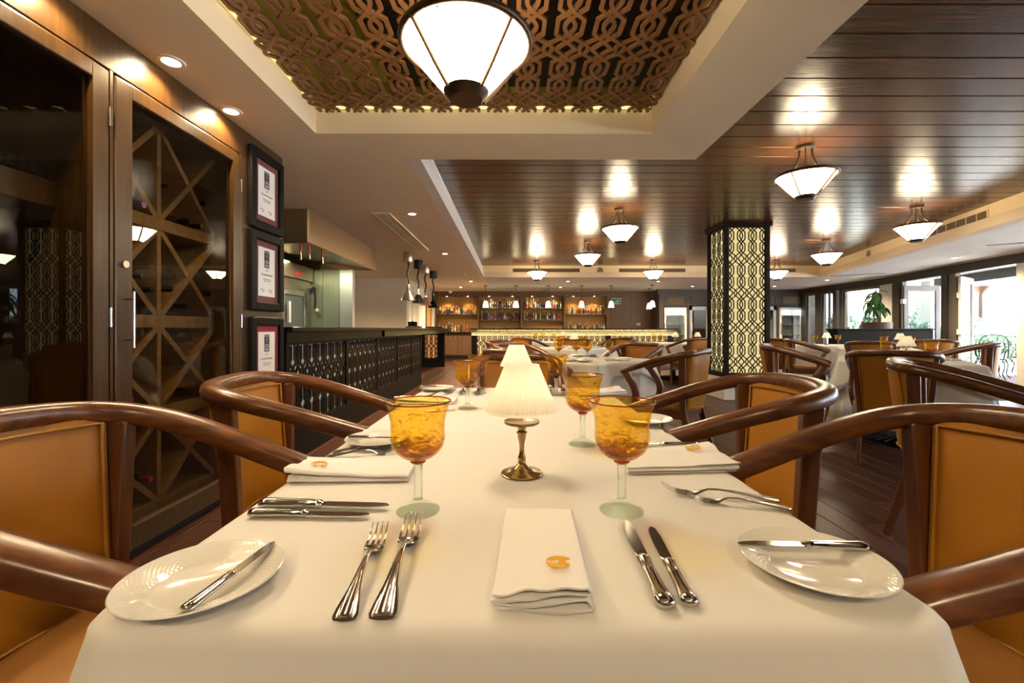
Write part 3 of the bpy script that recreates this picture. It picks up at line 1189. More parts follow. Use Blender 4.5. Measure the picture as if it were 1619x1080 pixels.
# the bar itself
XB0, XB1, YBR = -1.19, 4.75, 13.0
bar = thing('bar_counter', 'long bar with granite top, lit speckled apron and glowing fretwork front', 'bar', (0, 0, 0))
MB().box(XB0 - .05, XB1 + .12, YBR - .02, YBR + .75, 1.035, 1.075).build('bar_top', M['granite'], bar, bevel=.012)
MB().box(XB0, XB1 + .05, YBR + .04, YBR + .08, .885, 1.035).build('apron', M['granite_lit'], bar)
MB().box(XB0, XB1 + .05, YBR - .0, YBR + .09, .865, .885).build('ledge', M['white_stone'], bar)
MB().box(XB0, XB1, YBR + .10, YBR + .16, .02, .865).build('backlight', M['glow_bar'], bar)
fr = MB()
for x in (XB0, 2.76, XB1 - .16):
    fr.box(x, x + .16, YBR + .02, YBR + .12, .02, .865)
fr.box(XB0, XB1, YBR + .03, YBR + .12, .02, .20)
fr.build('frame', M['black'], bar)
for x0, x1 in ((XB0 + .16, 2.76), (2.92, XB1 - .16)):
    fretwork(MB(), x0, x1, .20, .865, .168, .022, .02, lambda u, v, d: (u, YBR + .07 + d, v), ph=0, vph=.2).build('fretwork_panel', M['lattice_dark'], bar)
light('AREA', 'bar_apron_light', ((XB0 + XB1) / 2, YBR + .015, 1.03), .45, (1, .86, .50), shape='RECTANGLE', size=5.6, size_y=.03).rotation_euler = (math.radians(35), 0, 0)

# bar pendants
bp = thing('bar_pendant', 'small opal bell pendant over the bar, nearest the service counter', 'lamp', (-.79, 13.3, ZC), 0, 'bell pendants over the bar')
MB().lathe([(.001, -.02), (.055, -.02), (.06, 0)], 20, cap=True).build('canopy', M['bronze'], bp, smooth=40)
MB().cyl((0, 0, -.02), (0, 0, -.46), .008, 8).build('rod', M['bronze'], bp, smooth=60)
MB().lathe([(.001, -.43), (.028, -.43), (.03, -.475), (.001, -.476)], 16).build('socket', M['bronze'], bp, smooth=40)
MB().lathe([(.03, -.468), (.05, -.49), (.068, -.55), (.085, -.655), (.079, -.655), (.062, -.55), (.045, -.495), (.026, -.474)], 20).build('bell_shade', M['bell_glow'], bp, smooth=50)
for x, y, lab in ((.12, 13.3, 'small opal bell pendant, second along the bar'), (1.09, 13.3, 'small opal bell pendant, third along the bar'),
                  (2.09, 13.3, 'small opal bell pendant, fourth along the bar'), (2.98, 13.3, 'small opal bell pendant in front of the green exit sign'),
                  (4.15, 13.1, 'larger-looking bell pendant of the close pair at the end of the bar'), (4.43, 14.3, 'smaller-looking bell pendant of the close pair, hanging behind its twin')):
    dup(bp, (x, y, ZC), None, lab)

# shelf spots
for x in (-2.28, -1.55, -.80, .02, .70, 1.42, 2.15, 2.88):
    s_ = light('SPOT', 'shelf_spot', (x, 15.50, 2.18), 6, (1, .72, .34), .02, spot_size=math.radians(110), spot_blend=.8)
    r = MB().lathe([(.001, -.004), (.024, -.004), (.03, 0)], 12, (x, 15.5, 2.2)).build('shelf_spotlight', M['down_glow'], smooth=30)
    tag(r, 'tiny recessed spotlight in the bar soffit, %s along the row' % ORD[(-2.28, -1.55, -.80, .02, .70, 1.42, 2.15, 2.88).index(x)], 'light', 'spotlights above the bar shelves')

# exit sign, wall plates
ex = thing('exit_sign', 'green exit sign with white arrow on the brown panel behind the bar', 'sign', (3.62, YK - .0, 2.02))
MB().box(-.16, .16, -.012, .015, -.10, .10).build('plate', M['ink_white'], ex)
MB().box(-.148, .148, -.016, -.011, -.088, .088).build('green_face', M['green_sign'], ex)
MB().add([(-.02, -.018, .015), (.05, -.018, .015), (.05, -.018, .0), (-.02, -.018, .0), (.05, -.018, -.022), (.10, -.018, .0075), (.05, -.018, .037)], [(0, 1, 2, 3), (4, 5, 6)]).build('arrow', M['ink_white'], ex)
obj('lettering', text_mesh('lettering', 'SALIDA', .055, M['ink_white']), ex, (-.01, -.018, -.055), (PI / 2, 0, 0))
for x, c, lab in ((3.95, 'brown_panel', 'brown switch plate on the panelling behind the bar'), (4.40, 'white_trim', 'white socket plate on the panelling at the end of the bar')):
    r = thing('wall_socket', lab, 'socket', (x, YK - .001, 1.22))
    MB().box(-.06, .06, -.012, .02, -.04, .04).build('plate', M[c], r, bevel=.004, bseg=1)
    MB().box(-.025, .025, -.016, -.012, -.018, .018).build('insert', M['black_matt'], r)


# ------------------------------------------------------------------ service counter
XS = -1.74
YS0, YS1 = 3.40, 8.50
sc = thing('service_counter', 'long black service counter with granite top and fretwork front panels', 'counter', (0, 0, 0))
MB().box(-2.62, XS + .06, YS0, 12.55, 1.035, 1.075).build('countertop', M['granite'], sc, bevel=.01)
MB().box(-2.55, XS + .01, YS0, 5.95, .95, 1.035).build('apron', M['black'], sc)
MB().box(-2.55, XS + .03, 5.95, 12.50, .955, 1.035).build('granite_apron', M['granite'], sc)
ys = [YS0, 4.69, 5.77, 6.78, 7.72, YS1]
MB().box(-2.5, XS - .045, YS0, YS1, .02, .95).build('pale_backing', M['pale_backing'], sc)
fr = MB()
fr.box(XS - .04, XS, YS0, YS1, .93, .955)
fr.box(XS - .05, XS + .004, YS0, YS1, .0, .27)
fr.box(-2.5, XS, YS1 - .03, YS1, .0, .95)
for i, y_ in enumerate(ys):
    a = y_ - (.05 if i else 0)
    fr.box(XS - .04, XS + .006, a, a + (.055 if i else .06), .25, .95)
fr.build('frame', M['black_satin'], sc)
for i in range(5):
    a, b_ = ys[i] + (.06 if i == 0 else .006), ys[i + 1] - .05
    fretwork(MB(), a, b_, .27, .93, .168, .022, .014, lambda u, v, d: (XS - .006 - d, u, v), ph=a, vph=.27 + (.168 if i == 1 else 0)).build('fretwork_panel', M['lattice_dark'], sc)
# far end block of the same counter facing the room
eb = thing('counter_end', 'dark counter end block with glowing amber fretwork under the far end of the countertop', 'counter', (0, 0, 0))
b = MB()
b.box(-2.54, -2.42, 12.30, 12.42, 0, .950)
b.box(-2.08, -1.88, 12.30, 12.42, 0, .950)
b.box(-2.42, -2.08, 12.30, 12.42, 0, .25)
b.box(-2.42, -2.08, 12.30, 12.42, .89, .950)
b.build('frame', M['black'], eb)
MB().box(-2.42, -2.08, 12.40, 12.44, .25, .89).build('backlight', emat('orange backlight', (1, .42, .13), .12), eb)
fretwork(MB(), -2.42, -2.08, .25, .89, .13, .020, .02, lambda u, v, d: (u, 12.33 + d, v), ph=-2.25, vph=.25).build('fretwork_panel', M['lattice_dark'], eb)
# till and tablet on the counter
rg = thing('till', 'small black till terminal standing on the service counter', 'till', (-2.35, 10.6, 1.075))
MB().box(-.17, .17, -.12, .12, 0, .05).build('base', M['black_matt'], rg, bevel=.008)
MB().box(-.05, -.01, -.02, .02, .05, .17).build('stand', M['black_matt'], rg)
MB().taper((-.14, -.01, .10), (.08, -.01, .10), .11, .02, .11, .02, (0, 1, 0)).build('screen', M['black'], rg)
rg = thing('tray', 'low black service tray on the far end of the service counter', 'tray', (-2.02, 11.6, 1.075))
MB().box(-.22, .22, -.16, .16, 0, .045).build('body', M['black_matt'], rg, bevel=.01)
MB().box(-.05, .05, -.18, -.16, .015, .035).build('handle', M['black_matt'], rg)

# heat lamps
hl_me = {}
hl = []
for i, (y_, cm, sm, zb, lab) in enumerate(((7.58, 'steel', 'chrome', 1.55, 'steel cone heat lamp, first from the kitchen end over the counter'),
                                           (8.40, 'black_matt', 'black', 1.55, 'black cone heat lamp hanging second over the service counter'),
                                           (9.10, 'copper', 'copper', 1.545, 'copper-toned cone heat lamp hanging third over the service counter'),
                                           (10.0, 'black_matt', 'black', 1.54, 'black cone heat lamp with red glow, last over the service counter'))):
    r = thing('heat_lamp', lab, 'lamp', (-1.78, y_, ZC), 0, 'heat lamps over the service counter')
    MB().cyl((0, 0, 0), (0, 0, -.16), .082, 24).build('canopy', M[cm], r, smooth=40, bevel=.004)
    pts = []
    H = ZC - zb
    for k in range(15):
        t = k / 14
        pts.append((.012 * math.sin(t * 9 + i), .010 * math.cos(t * 7 + i), -.16 - t * (H - .16 - .26)))
    MB().tube(pts, lambda k: .014 + .003 * (k % 2), 8, (1, 0, 0)).build('cord', M['black_matt'], r, smooth=60)
    MB().lathe([(.012, -(H - .28)), (.028, -(H - .26)), (.032, -(H - .17)), (.036, -(H - .15)), (.001, -(H - .15))], 20).build('socket', M['chrome' if i != 3 else 'black_matt'], r, smooth=40)
    MB().lathe([(.030, -(H - .165)), (.042, -(H - .15)), (.125, 0 - H), (.121, -H), (.038, -(H - .147))], 28).build('cone_shade', M[sm], r, smooth=40)
    light('SPOT', 'heat_bulb', (-1.78, y_, zb + .02), 10, (1, .38, .16), .03, spot_size=math.radians(150), spot_blend=.6)
    MB().lathe([(.001, -(H - .03)), (.09, -(H - .03))], 24).build('lamp_face', emat('heat lamp bulb %d' % i, (1, .10, .04) if i == 3 else (1, .62, .30), 1.0 if i != 3 else .6), r)

# ------------------------------------------------------------------ kitchen
hd = thing('extractor_hood', 'stainless steel extractor hood hung from the ceiling over the kitchen pass', 'hood', (0, 0, 0))
b = MB()
b.box(-4.4, -2.21, 4.79, 4.82, 2.0, ZC)
b.box(-2.24, -2.21, 4.82, 7.17, 2.0, ZC)
b.box(-4.4, -2.24, 7.14, 7.17, 2.0, ZC)
b.box(-4.4, -4.37, 4.82, 7.14, 2.0, ZC)
b.build('canopy_body', pmat('warm-reflection hood steel', (.50, .37, .23), (.58, .43, .27), rough=.36, metal=1.0, scale=8, stretch=(30, 30, .6)), hd, bevel=.004, bseg=1)  # warm light reflected in the stainless is put into its brown tint
MB().add([(-4.37, 4.82, 2.26), (-4.37, 7.14, 2.26), (-2.24, 7.14, 2.02), (-2.24, 4.82, 2.02), (-4.37, 4.82, 2.28), (-4.37, 7.14, 2.28), (-2.24, 7.14, 2.04), (-2.24, 4.82, 2.04)],
         [(0, 1, 2, 3), (4, 7, 6, 5), (0, 3, 7, 4), (1, 5, 6, 2)]).build('soffit', M['steel'], hd)
sl = MB().bar((0, -.5, 0), (0, .5, 0), .05, .018).mesh('slat', M['steel'])
for k in range(12):
    obj('slat', sl, hd, (-3.75 + k * .115, 5.45, 2.20 - k * .0125), (0, .5, 0))
MB().box(-4.37, -2.24, 4.82, 4.86, 1.995, 2.02).build('rim', M['steel'], hd)
for i, (x, y_, lab) in enumerate(((-2.36, 4.93, 'red-handled steel utensil hanging from the hood rim, first from the framed certificates'), (-2.25, 4.90, 'red-handled steel utensil hanging at the corner of the hood rim'),
                                  (-2.245, 5.23, 'red-handled steel utensil hanging under the long side of the hood'))):
    r = thing('hood_fitting', lab, 'fitting', (x, y_, 2.02), 0, 'red-handled fittings under the hood')  # red-capped fittings of the hood itself, not cooking tools
    MB().cyl((0, 0, 0), (.005, 0, -.11), .010, 10).build('handle', M['red'], r, smooth=40)
    MB().tube([(.005, 0, -.11), (.006, 0, -.15), (.007, 0, -.19)], lambda k: (.008, .012, .015)[k], 10, (0, 1, 0)).build('tip', M['chrome'], r, smooth=40)
fd = thing('upright_oven', 'tall stainless oven with glazed door under a warm-lit brown steel panel in the kitchen', 'oven', (0, 0, 0))
MB().box(-3.9, -3.2, 5.4, 7.03, .05, 1.80).build('body', M['steel'], fd, bevel=.006, bseg=1)
MB().box(-3.9, -3.16, 5.4, 7.03, 1.80, 2.02).build('top_panel', M['copper'], fd, bevel=.006, bseg=1)  # stainless panel, reflected warm light put into its copper colour
MB().box(-3.155, -3.15, 6.45, 6.66, 1.85, 1.89).build('badge', M['red'], fd)
d = MB()
d.box(-3.2, -3.165, 6.10, 6.17, .60, 1.62)
d.box(-3.2, -3.165, 6.75, 6.82, .60, 1.62)
d.box(-3.2, -3.165, 6.17, 6.75, 1.55, 1.62)
d.box(-3.2, -3.165, 6.17, 6.75, .60, .68)
d = d.build('door', M['chrome'], fd, bevel=.004, bseg=1)
MB().box(-3.195, -3.18, 6.17, 6.75, .68, 1.55).build('pane', pmat('grey oven glass', (.11, .115, .11), rough=.15), d)
MB().box(-3.15, -3.12, 6.20, 6.25, 1.15, 1.45).build('handle', M['white_trim'], d)
hs = thing('kitchen_hose', 'dark hose hanging on a bracket next to the glazed oven', 'hose', (0, 0, 0))
MB().tube([(-3.14, 6.93, 1.72), (-3.10, 6.95, 1.70), (-3.09, 6.95, 1.5), (-3.10, 6.96, 1.38), (-3.06, 6.95, 1.35)], .018, 8).build('tube', M['black_matt'], hs, smooth=60)
MB().ball((-3.06, 6.95, 1.35), .035).build('nozzle', M['cream_label'], hs, smooth=60)
MB().box(-3.2, -3.12, 6.90, 6.99, 1.69, 1.74).build('bracket', M['steel'], hs)
ks = MB()
ks.box(-3.9, -3.02, 7.06, 7.14, 0, 2.0)
ks.box(-3.015, -2.755, 7.06, 7.14, 0, 2.0)
ks = struct(ks.build('wall_kitchen', pmat('green grey steel sheet', (.30, .32, .25), (.38, .40, .31), rough=.42, metal=.6, scale=8, stretch=(20, 20, .5))))
MB().box(-2.745, -2.54, 7.05, 7.15, 0, 2.0).build('end_panel', M['steel_pale'], ks)
lt = light('AREA', 'hood_light', (-3.2, 6.2, 2.02), 3.5, (.95, 1.0, .62), shape='RECTANGLE', size=1.2, size_y=.2)

# passage: white casings and a relief picture
t = MB()
for a, b_ in ((11.50, 11.80), (12.75, 13.6), (15.0, 15.38)):
    t.box(-2.71, -2.685, a, b_, 0, 2.25)
struct(t.build('trim_11', M['white_trim']))
t = MB()
pts = [(-2.70, 12.02 + .0, 0)]
arch = []
for k in range(13):
    a = PI * k / 12
    arch.append((-2.705, 12.28 - .26 * math.cos(a), 1.85 + .26 * math.sin(a)))
MB().tube([(-2.705, 12.02, .02)] + arch + [(-2.705, 12.54, .02)], .025, 6, (1, 0, 0)).build('niche_moulding', M['plaster_dim'], bpy.data.objects['wall_passage'])
pc = thing('relief_picture', 'narrow amber relief picture hung on the passage wall behind the heat lamps', 'picture', (-2.71, 14.28, 1.42))
MB().box(0, .02, -.36, .36, -.42, .42).build('panel', M['picture'], pc)
f = MB()
for a in ((-.40, -.36, -.46, .46), (.36, .40, -.46, .46), (-.36, .36, .42, .46), (-.36, .36, -.46, -.42)):
    f.box(0, .035, a[0], a[1], a[2], a[3])
f.build('frame', M['brown_panel'], pc)

# ------------------------------------------------------------------ wine cabinet wall
XF = -1.745
wc = thing('wine_cabinet', 'full-height walnut wine cabinet with glazed doors and crossed oak racks', 'cabinet', (0, 0, 0))
W = 'cab_wood'
MB().box(XF - .04, XF, -.9, 3.37, 2.185, ZC - .002).build('fascia', M[W], wc, bevel=.003, bseg=1)
MB().box(XF - .06, XF - .03, -.9, 3.37, .0, .03).build('toe_kick', M['black_matt'], wc)
b = MB()
b.box(XF - .04, XF, 1.922, 1.937, .03, 2.185)
b.build('stile', M[W], wc)
MB().box(XF - .04, XF, 2.848, 3.37, .03, 2.185).build('end_stile', M[W], wc, bevel=.003, bseg=1)
MB().box(-2.55, XF - .04, 3.33, 3.37, .0, ZC - .002).build('end_panel', M[W], wc)
MB().box(XF - .04, XF, -.9, .99, .03, 2.185).build('blank_door', M[W], wc)
MB().box(-2.42, -2.38, -.9, 3.33, .0, ZC - .002).build('back_panel', M['cab_inner'], wc)
for a, b_ in ((1.895, 1.965), (2.855, 2.885), (.97, 1.0)):
    MB().box(-2.38, XF - .045, a, b_, .03, 2.185).build('partition', M['cab_wood'], wc)
MB().box(-2.38, XF - .045, .97, 2.885, .0, .03).build('floor_board', M['cab_inner'], wc)
MB().box(-2.38, XF - .045, .97, 2.885, 2.15, 2.185).build('top_board', M['cab_inner'], wc)


def cab_door(y0, y1, handle, hinge_right=True):
    s_ = .074
    f = MB()
    z0, z1 = .045, 2.175
    f.box(XF - .035, XF + .004, y0, y0 + s_ + .013, z0, z1)
    f.box(XF - .035, XF + .004, y1 - s_, y1, z0, z1)
    f.box(XF - .035, XF + .004, y0 + s_ + .013, y1 - s_, z1 - .065, z1)
    f.box(XF - .035, XF + .004, y0 + s_ + .013, y1 - s_, z0, .155)
    d = f.build('door', M[W], wc, bevel=.006)
    MB().box(XF - .024, XF - .020, y0 + s_, y1 - s_ + .005, .15, z1 - .06).build('pane', M['pane'], d)
    for z in (1.98, 1.11, .2):
        MB().cyl((XF + .006, y1 + .004, z - .042), (XF + .006, y1 + .004, z + .042), .0065, 10).build('hinge', M['chrome'], d, smooth=40)
    if handle:
        hy = y0 + .047
        MB().cyl((XF + .045, hy, .975), (XF + .045, hy, 1.228), .0065, 12).build('handle', M['chrome'], d, smooth=40)
        for z in (1.01, 1.193):
            MB().cyl((XF, hy, z), (XF + .045, hy, z), .004, 10).build('handle_post', M['brass'], d, smooth=40)
        MB().cyl((XF, y0 + .045, 1.35), (XF + .014, y0 + .045, 1.35), .0165, 18).build('lock', M['chrome'], d, smooth=40)
    return d


cab_door(1.0, 1.914, False)
cab_door(1.943, 2.842, True)
# rack boards behind the second door
XR = -1.92
ya, yb = 1.965, 2.855
ym = (ya + yb) / 2
RW = 'rack_wood'
zs = [2.15, 1.63, 1.10, .60, .10]
for z in zs[1:]:
    MB().box(-2.36, XR, ya, yb, z - .034, z + .034).build('rack_shelf', M[RW], wc, bevel=.003, bseg=1)
for i in range(4):
    zt, zb = zs[i] - (.034 if i else 0), zs[i + 1] + .034
    MB().box(-2.36, XR, ym - .014, ym + .014, zb, zt).build('rack_upright', M[RW], wc, bevel=.002, bseg=1)
    for a, b_ in ((ya, ym - .014), (ym + .014, yb)):
        for s_ in (0, 1):
            p0, p1 = ((a, zb), (b_, zt)) if s_ == 0 else ((a, zt), (b_, zb))
            dy, dz = p1[0] - p0[0], p1[1] - p0[1]
            L = math.hypot(dy, dz)
            ny, nz = -dz / L * .015, dy / L * .015
            x1 = XR - .003 * s_
            q = MB()
            q.add([(-2.36, p0[0] + ny, p0[1] + nz), (-2.36, p1[0] + ny, p1[1] + nz), (-2.36, p1[0] - ny, p1[1] - nz), (-2.36, p0[0] - ny, p0[1] - nz),
                   (x1, p0[0] + ny, p0[1] + nz), (x1, p1[0] + ny, p1[1] + nz), (x1, p1[0] - ny, p1[1] - nz), (x1, p0[0] - ny, p0[1] - nz)],
                  [(0, 1, 2, 3), (4, 7, 6, 5), (0, 4, 5, 1), (1, 5, 6, 2), (2, 6, 7, 3), (3, 7, 4, 0)])
            q.build('rack_divider', M[RW], wc)
# first compartment shelves
MB().box(-2.36, -1.95, 1.0, 1.895, 1.575, 1.687).build('shelf', M['cab_wood'], wc, bevel=.003, bseg=1)
MB().box(-2.36, -1.84, 1.0, 1.895, .68, .74).build('shelf', M['cab_wood'], wc, bevel=.003, bseg=1)


# wine bottles: local axis +X is the neck
def wine_mesh(foil):
    b = MB()
    prof = [(.001, .0), (.030, .002), (.0375, .010), (.0375, .185), (.032, .205), (.018, .228), (.0145, .245), (.0145, .30), (.001, .30)]
    def rev(pr, mi):
        b.mi = mi
        n = 18
        vs, fs = [], []
        k = len(pr)
        for i in range(n):
            t = 2 * PI * i / n
            for r, x in pr:
                vs.append((x, r * math.cos(t), r * math.sin(t)))
        for i in range(n):
            j = (i + 1) % n
            for q in range(k - 1):
                fs.append((i * k + q, i * k + q + 1, j * k + q + 1, j * k + q))
        b.add(vs, fs)
    rev(prof, 0)
    rev([(.0380, .06), (.0380, .15)], 1)
    rev([(.0152, .245), (.0160, .30), (.001, .3005)], 2)
    return b.mesh('wine_bottle', [M['bottle_dark'], M['cream_label'], foil], smooth=40)


wm = {'black': wine_mesh(M['black']), 'violet': wine_mesh(M['purple_foil']), 'magenta': wine_mesh(M['magenta_foil'])}


def px_pt(px, py, X):
    Y = X * 700 / (px - 809.5)
    return Y, 1.06 - (py - 520) * Y / 700


rackb = [(238, 421, -1.86, 'black', 'pale-collared bottle poking out furthest beside the cabinet lock'), (226, 436, -1.93, 'black', 'bottle behind the pale-collared one near the cabinet lock'),
         (241, 458, -1.90, 'black', 'lower bottle of the trio beside the cabinet lock'), (275, 438, -1.93, 'black', 'upper bottle of the pair right of the central upright'),
         (268, 457, -1.90, 'black', 'lower bottle of the pair right of the central upright'), (331, 465, -1.89, 'black', 'lone bottle low against the hinge side of the rack'),
         (228, 324, -1.90, 'violet', 'violet-foiled bottle in the top bin behind the door stile'), (297, 350, -1.93, 'black', 'bottle at the centre of the top triangle bin'),
         (318, 358, -1.91, 'black', 'bottle at the hinge end of the top triangle bin'), (272, 318, -1.95, 'black', 'bottle in the high bin just right of the upright'),
         (291, 300, -1.95, 'black', 'bottle higher up in the bin right of the upright'), (322, 322, -1.95, 'black', 'bottle in the topmost bin by the hinges'),
         (208, 632, -1.90, 'magenta', 'magenta-foiled bottle beneath the door handle'), (245, 755, -1.92, 'magenta', 'magenta-foiled bottle in the lowest bin'),
         (293, 484, -1.97, 'black', 'bottle lying just above the middle rack shelf'), (288, 617, -1.97, 'black', 'bottle low in the bin under the middle rack shelf')]
for px, py, X, k, lab in rackb:
    Y, z = px_pt(px, py, X)
    Y = min(max(Y, ya + .045), yb - .045)
    if abs(Y - ym) < .055:
        Y = ym + (.055 if Y > ym else -.055)
    tag(obj('wine_bottle', wm[k], None, (X - .30, Y, z), (R.uniform(0, 6), 0, 0)), 'dark wine ' + lab, 'bottle', 'wine bottles in the rack')
for i, Y in enumerate((1.60, 1.683, 1.766, 1.849)):
    tag(obj('wine_bottle', wm['black'], None, (-1.965, Y, 1.687 + .038), (0, 0, PI)), 'dark wine bottle lying base out on the upper cabinet shelf, %s from the partition' % ORD[3 - i], 'bottle', 'bottles lying on the cabinet shelf')
big = obj('wine_bottle', wm['black'].copy(), None, (-1.90, 1.50, .74 + .052), (0, .6, PI / 2))
big.scale = (1.35, 1.35, 1.35)
big.data.materials[1] = M['cream_label']
tag(big, 'large dark bottle with cream label lying lengthwise on the lower cabinet shelf', 'bottle')

# framed certificates on the end stile
for i, (z0, z1, year, lab) in enumerate(((1.745, 2.285, '2009', 'topmost black-framed award certificate with maroon mat, dated 2009'),
                                         (1.188, 1.728, '2010', 'middle black-framed award certificate with maroon mat, below the topmost frame'),
                                         (.600, 1.138, '2012', 'lowest black-framed certificate with brighter red mat, partly behind the chair'))):
    r = thing('framed_certificate', lab, 'picture', (XF, 3.125, (z0 + z1) / 2), 0, 'framed award certificates')
    h = (z1 - z0) / 2
    hw = .208
    f = MB()
    m_ = .058
    f.box(.001, .032, -hw, -hw + m_, -h, h)
    f.box(.001, .032, hw - m_, hw, -h, h)
    f.box(.001, .032, -hw + m_, hw - m_, h - m_, h)
    f.box(.001, .032, -hw + m_, hw - m_, -h, -h + m_)
    f.build('frame', M['black_satin'], r, bevel=.008)
    MB().box(.001, .012, -hw + m_, hw - m_, -h + m_, h - m_).build('mat_board', M['maroon'] if i < 2 else pmat('red mat board', (.34, .035, .05), rough=.8), r)
    pw_, ph_ = .105, .170
    if i < 2:
        MB().box(.012, .0135, -pw_ - .006, pw_ + .006, -ph_ - .006, ph_ + .006).build('inner_mat', M['ink_violet'], r)
    pp = MB().box(.0135, .0145, -pw_, pw_, -ph_, ph_).build('paper', M['paper'], r)
    k = MB().box(.0146, .0149, -.032, .032, .030, .150).build('emblem_block', M['ink'], pp)
    MB().box(.0149, .0151, -.032, .032, .030, .085).build('emblem_band', M['ink_violet'], pp)
    rot = (PI / 2, 0, PI / 2)
    for txt, sz, zz, mt in (('Wine Spectator', .0098, .140, 'ink_white'), ('AWARD', .010, .078, 'ink_white'), ('OF EXCELLENCE', .0072, .066, 'ink_white'), (year, .022, .045, 'ink_white'),
                            ('presented to', .007, .012, 'ink'), ('La Cuesta Restaurant', .0165, -.018, 'ink'), ('for having one of the most outstanding', .0062, -.050, 'ink'),
                            ('restaurant wine lists in the world', .0062, -.062, 'ink'), ('editor', .006, -.140, 'ink'), ('publisher', .006, -.140, 'ink')):
        yy = {'editor': -.05, 'publisher': .045}.get(txt, 0)
        obj('lettering', text_mesh('lettering', txt, sz, M[mt]), pp, (.0153, yy, zz), rot)
    # wine glass drawing and two signatures
    MB().tube([(.0152, 0, .088), (.0152, 0, .104), (.0152, -.009, .112), (.0152, -.008, .128), (.0152, .008, .128), (.0152, .009, .112), (.0152, 0, .104)], .0009, 4, (1, 0, 0)).build('glass_drawing', M['ink_white'], pp)
    for yy in (-.05, .045):
        pts = [(.0152, yy - .028 + .0045 * q, -.126 + .006 * math.sin(q * 1.7 + yy * 30) + .004 * math.sin(q * .6)) for q in range(12)]
        MB().tube(pts, .0009, 4, (1, 0, 0)).build('signature', M['ink'], pp)


# ------------------------------------------------------------------ ceiling lamps
def pan_lamp():
    r = thing('pan_lamp', '', 'lamp', (0, 0, 0), 0, 'bronze and alabaster ceiling lamps')
    MB().lathe([(.001, -.028), (.07, -.028), (.075, -.022), (.075, 0)], 28, cap=True).build('canopy', M['bronze'], r, smooth=40)
    for k in range(4):
        a = PI / 4 + k * PI / 2 + .2
        c, s_ = math.cos(a), math.sin(a)
        pts = [(c * rr, s_ * rr, z) for rr, z in ((.045, -.02), (.047, -.08), (.062, -.14), (.095, -.195), (.150, -.240), (.222, -.262))]
        MB().sweep(pts, ellipse(.009, .005, 8), up=(-s_, c, 0)).build('arm', M['bronze'], r, smooth=60)
    ring = [(.236 * math.cos(2 * PI * k / 40), .236 * math.sin(2 * PI * k / 40), -.258) for k in range(40)]
    MB().sweep(ring, ellipse(.012, .014, 10), closed=True).build('rim', M['bronze'], r, smooth=60)
    g = MB()
    g.lathe([(.228, -.257), (.184, -.312), (.134, -.373), (.078, -.436)], 40)
    g.mi = 1
    g.lathe([(.074, -.436), (.130, -.370), (.180, -.309), (.224, -.257)], 40)
    g.build('glass_bowl', [M['bowl_glow'], M['bowl_inner']], r, smooth=50)
    for s_ in (-1, 1):
        MB().ball((s_ * .065, 0, -.315), .030, 14, 8).build('bulb', M['bulb'], r, smooth=60)
    for k in range(4):
        a = k * PI / 2 + .55
        c, s_ = math.cos(a), math.sin(a)
        pts = [(c * rr, s_ * rr, z) for rr, z in ((.236, -.262), (.190, -.316), (.140, -.377), (.082, -.440))]
        MB().sweep(pts, ellipse(.0125, .006, 8), up=(-s_, c, 0)).build('rib', M['bronze'], r, smooth=60)
    MB().lathe([(.001, -.463), (.060, -.463), (.074, -.448), (.084, -.432), (.074, -.426), (.001, -.426)], 28).build('base_cup', M['bronze'], r, smooth=40)
    return r


PLAMPS = [(2.54, 3.83, ZW, 'large bronze ceiling lamp hanging nearest on the boarded ceiling, beside the coffer edge'),
          (1.42, 5.82, ZW, 'bronze ceiling lamp in front of the lattice column, over the middle tables'),
          (1.36, 7.96, ZW, 'bronze ceiling lamp behind the one over the middle tables'),
          (.58, 10.3, ZW, 'small-looking bronze ceiling lamp close to the far recess edge, nearest the heat lamps'),
          (3.26, 10.2, ZW, 'small-looking bronze ceiling lamp close to the far recess edge, beside the lattice column'),
          (5.21, 5.70, ZW, 'bronze ceiling lamp by the long vent on the window side'),
          (5.57, 7.84, ZW, 'bronze ceiling lamp on the window side, behind the one by the long vent'),
          (6.10, 10.2, ZW, 'bronze ceiling lamp half hidden by the lattice column')]
pl0 = pan_lamp()
pl0.location = PLAMPS[0][:3]
pl0['label'] = PLAMPS[0][3]
for i, (x, y, z, lab) in enumerate(PLAMPS[1:]):
    dup(pl0, (x, y, z), i * .7, lab)
cl = dup(pl0, (-.17, 1.64, ZL - .13), .25, 'large bronze and alabaster lamp hanging under the ceiling fretwork over the front table')
MB().cyl((0, 0, 0), (0, 0, .17), .010, 10).build('rod', M['bronze'], cl, smooth=60)

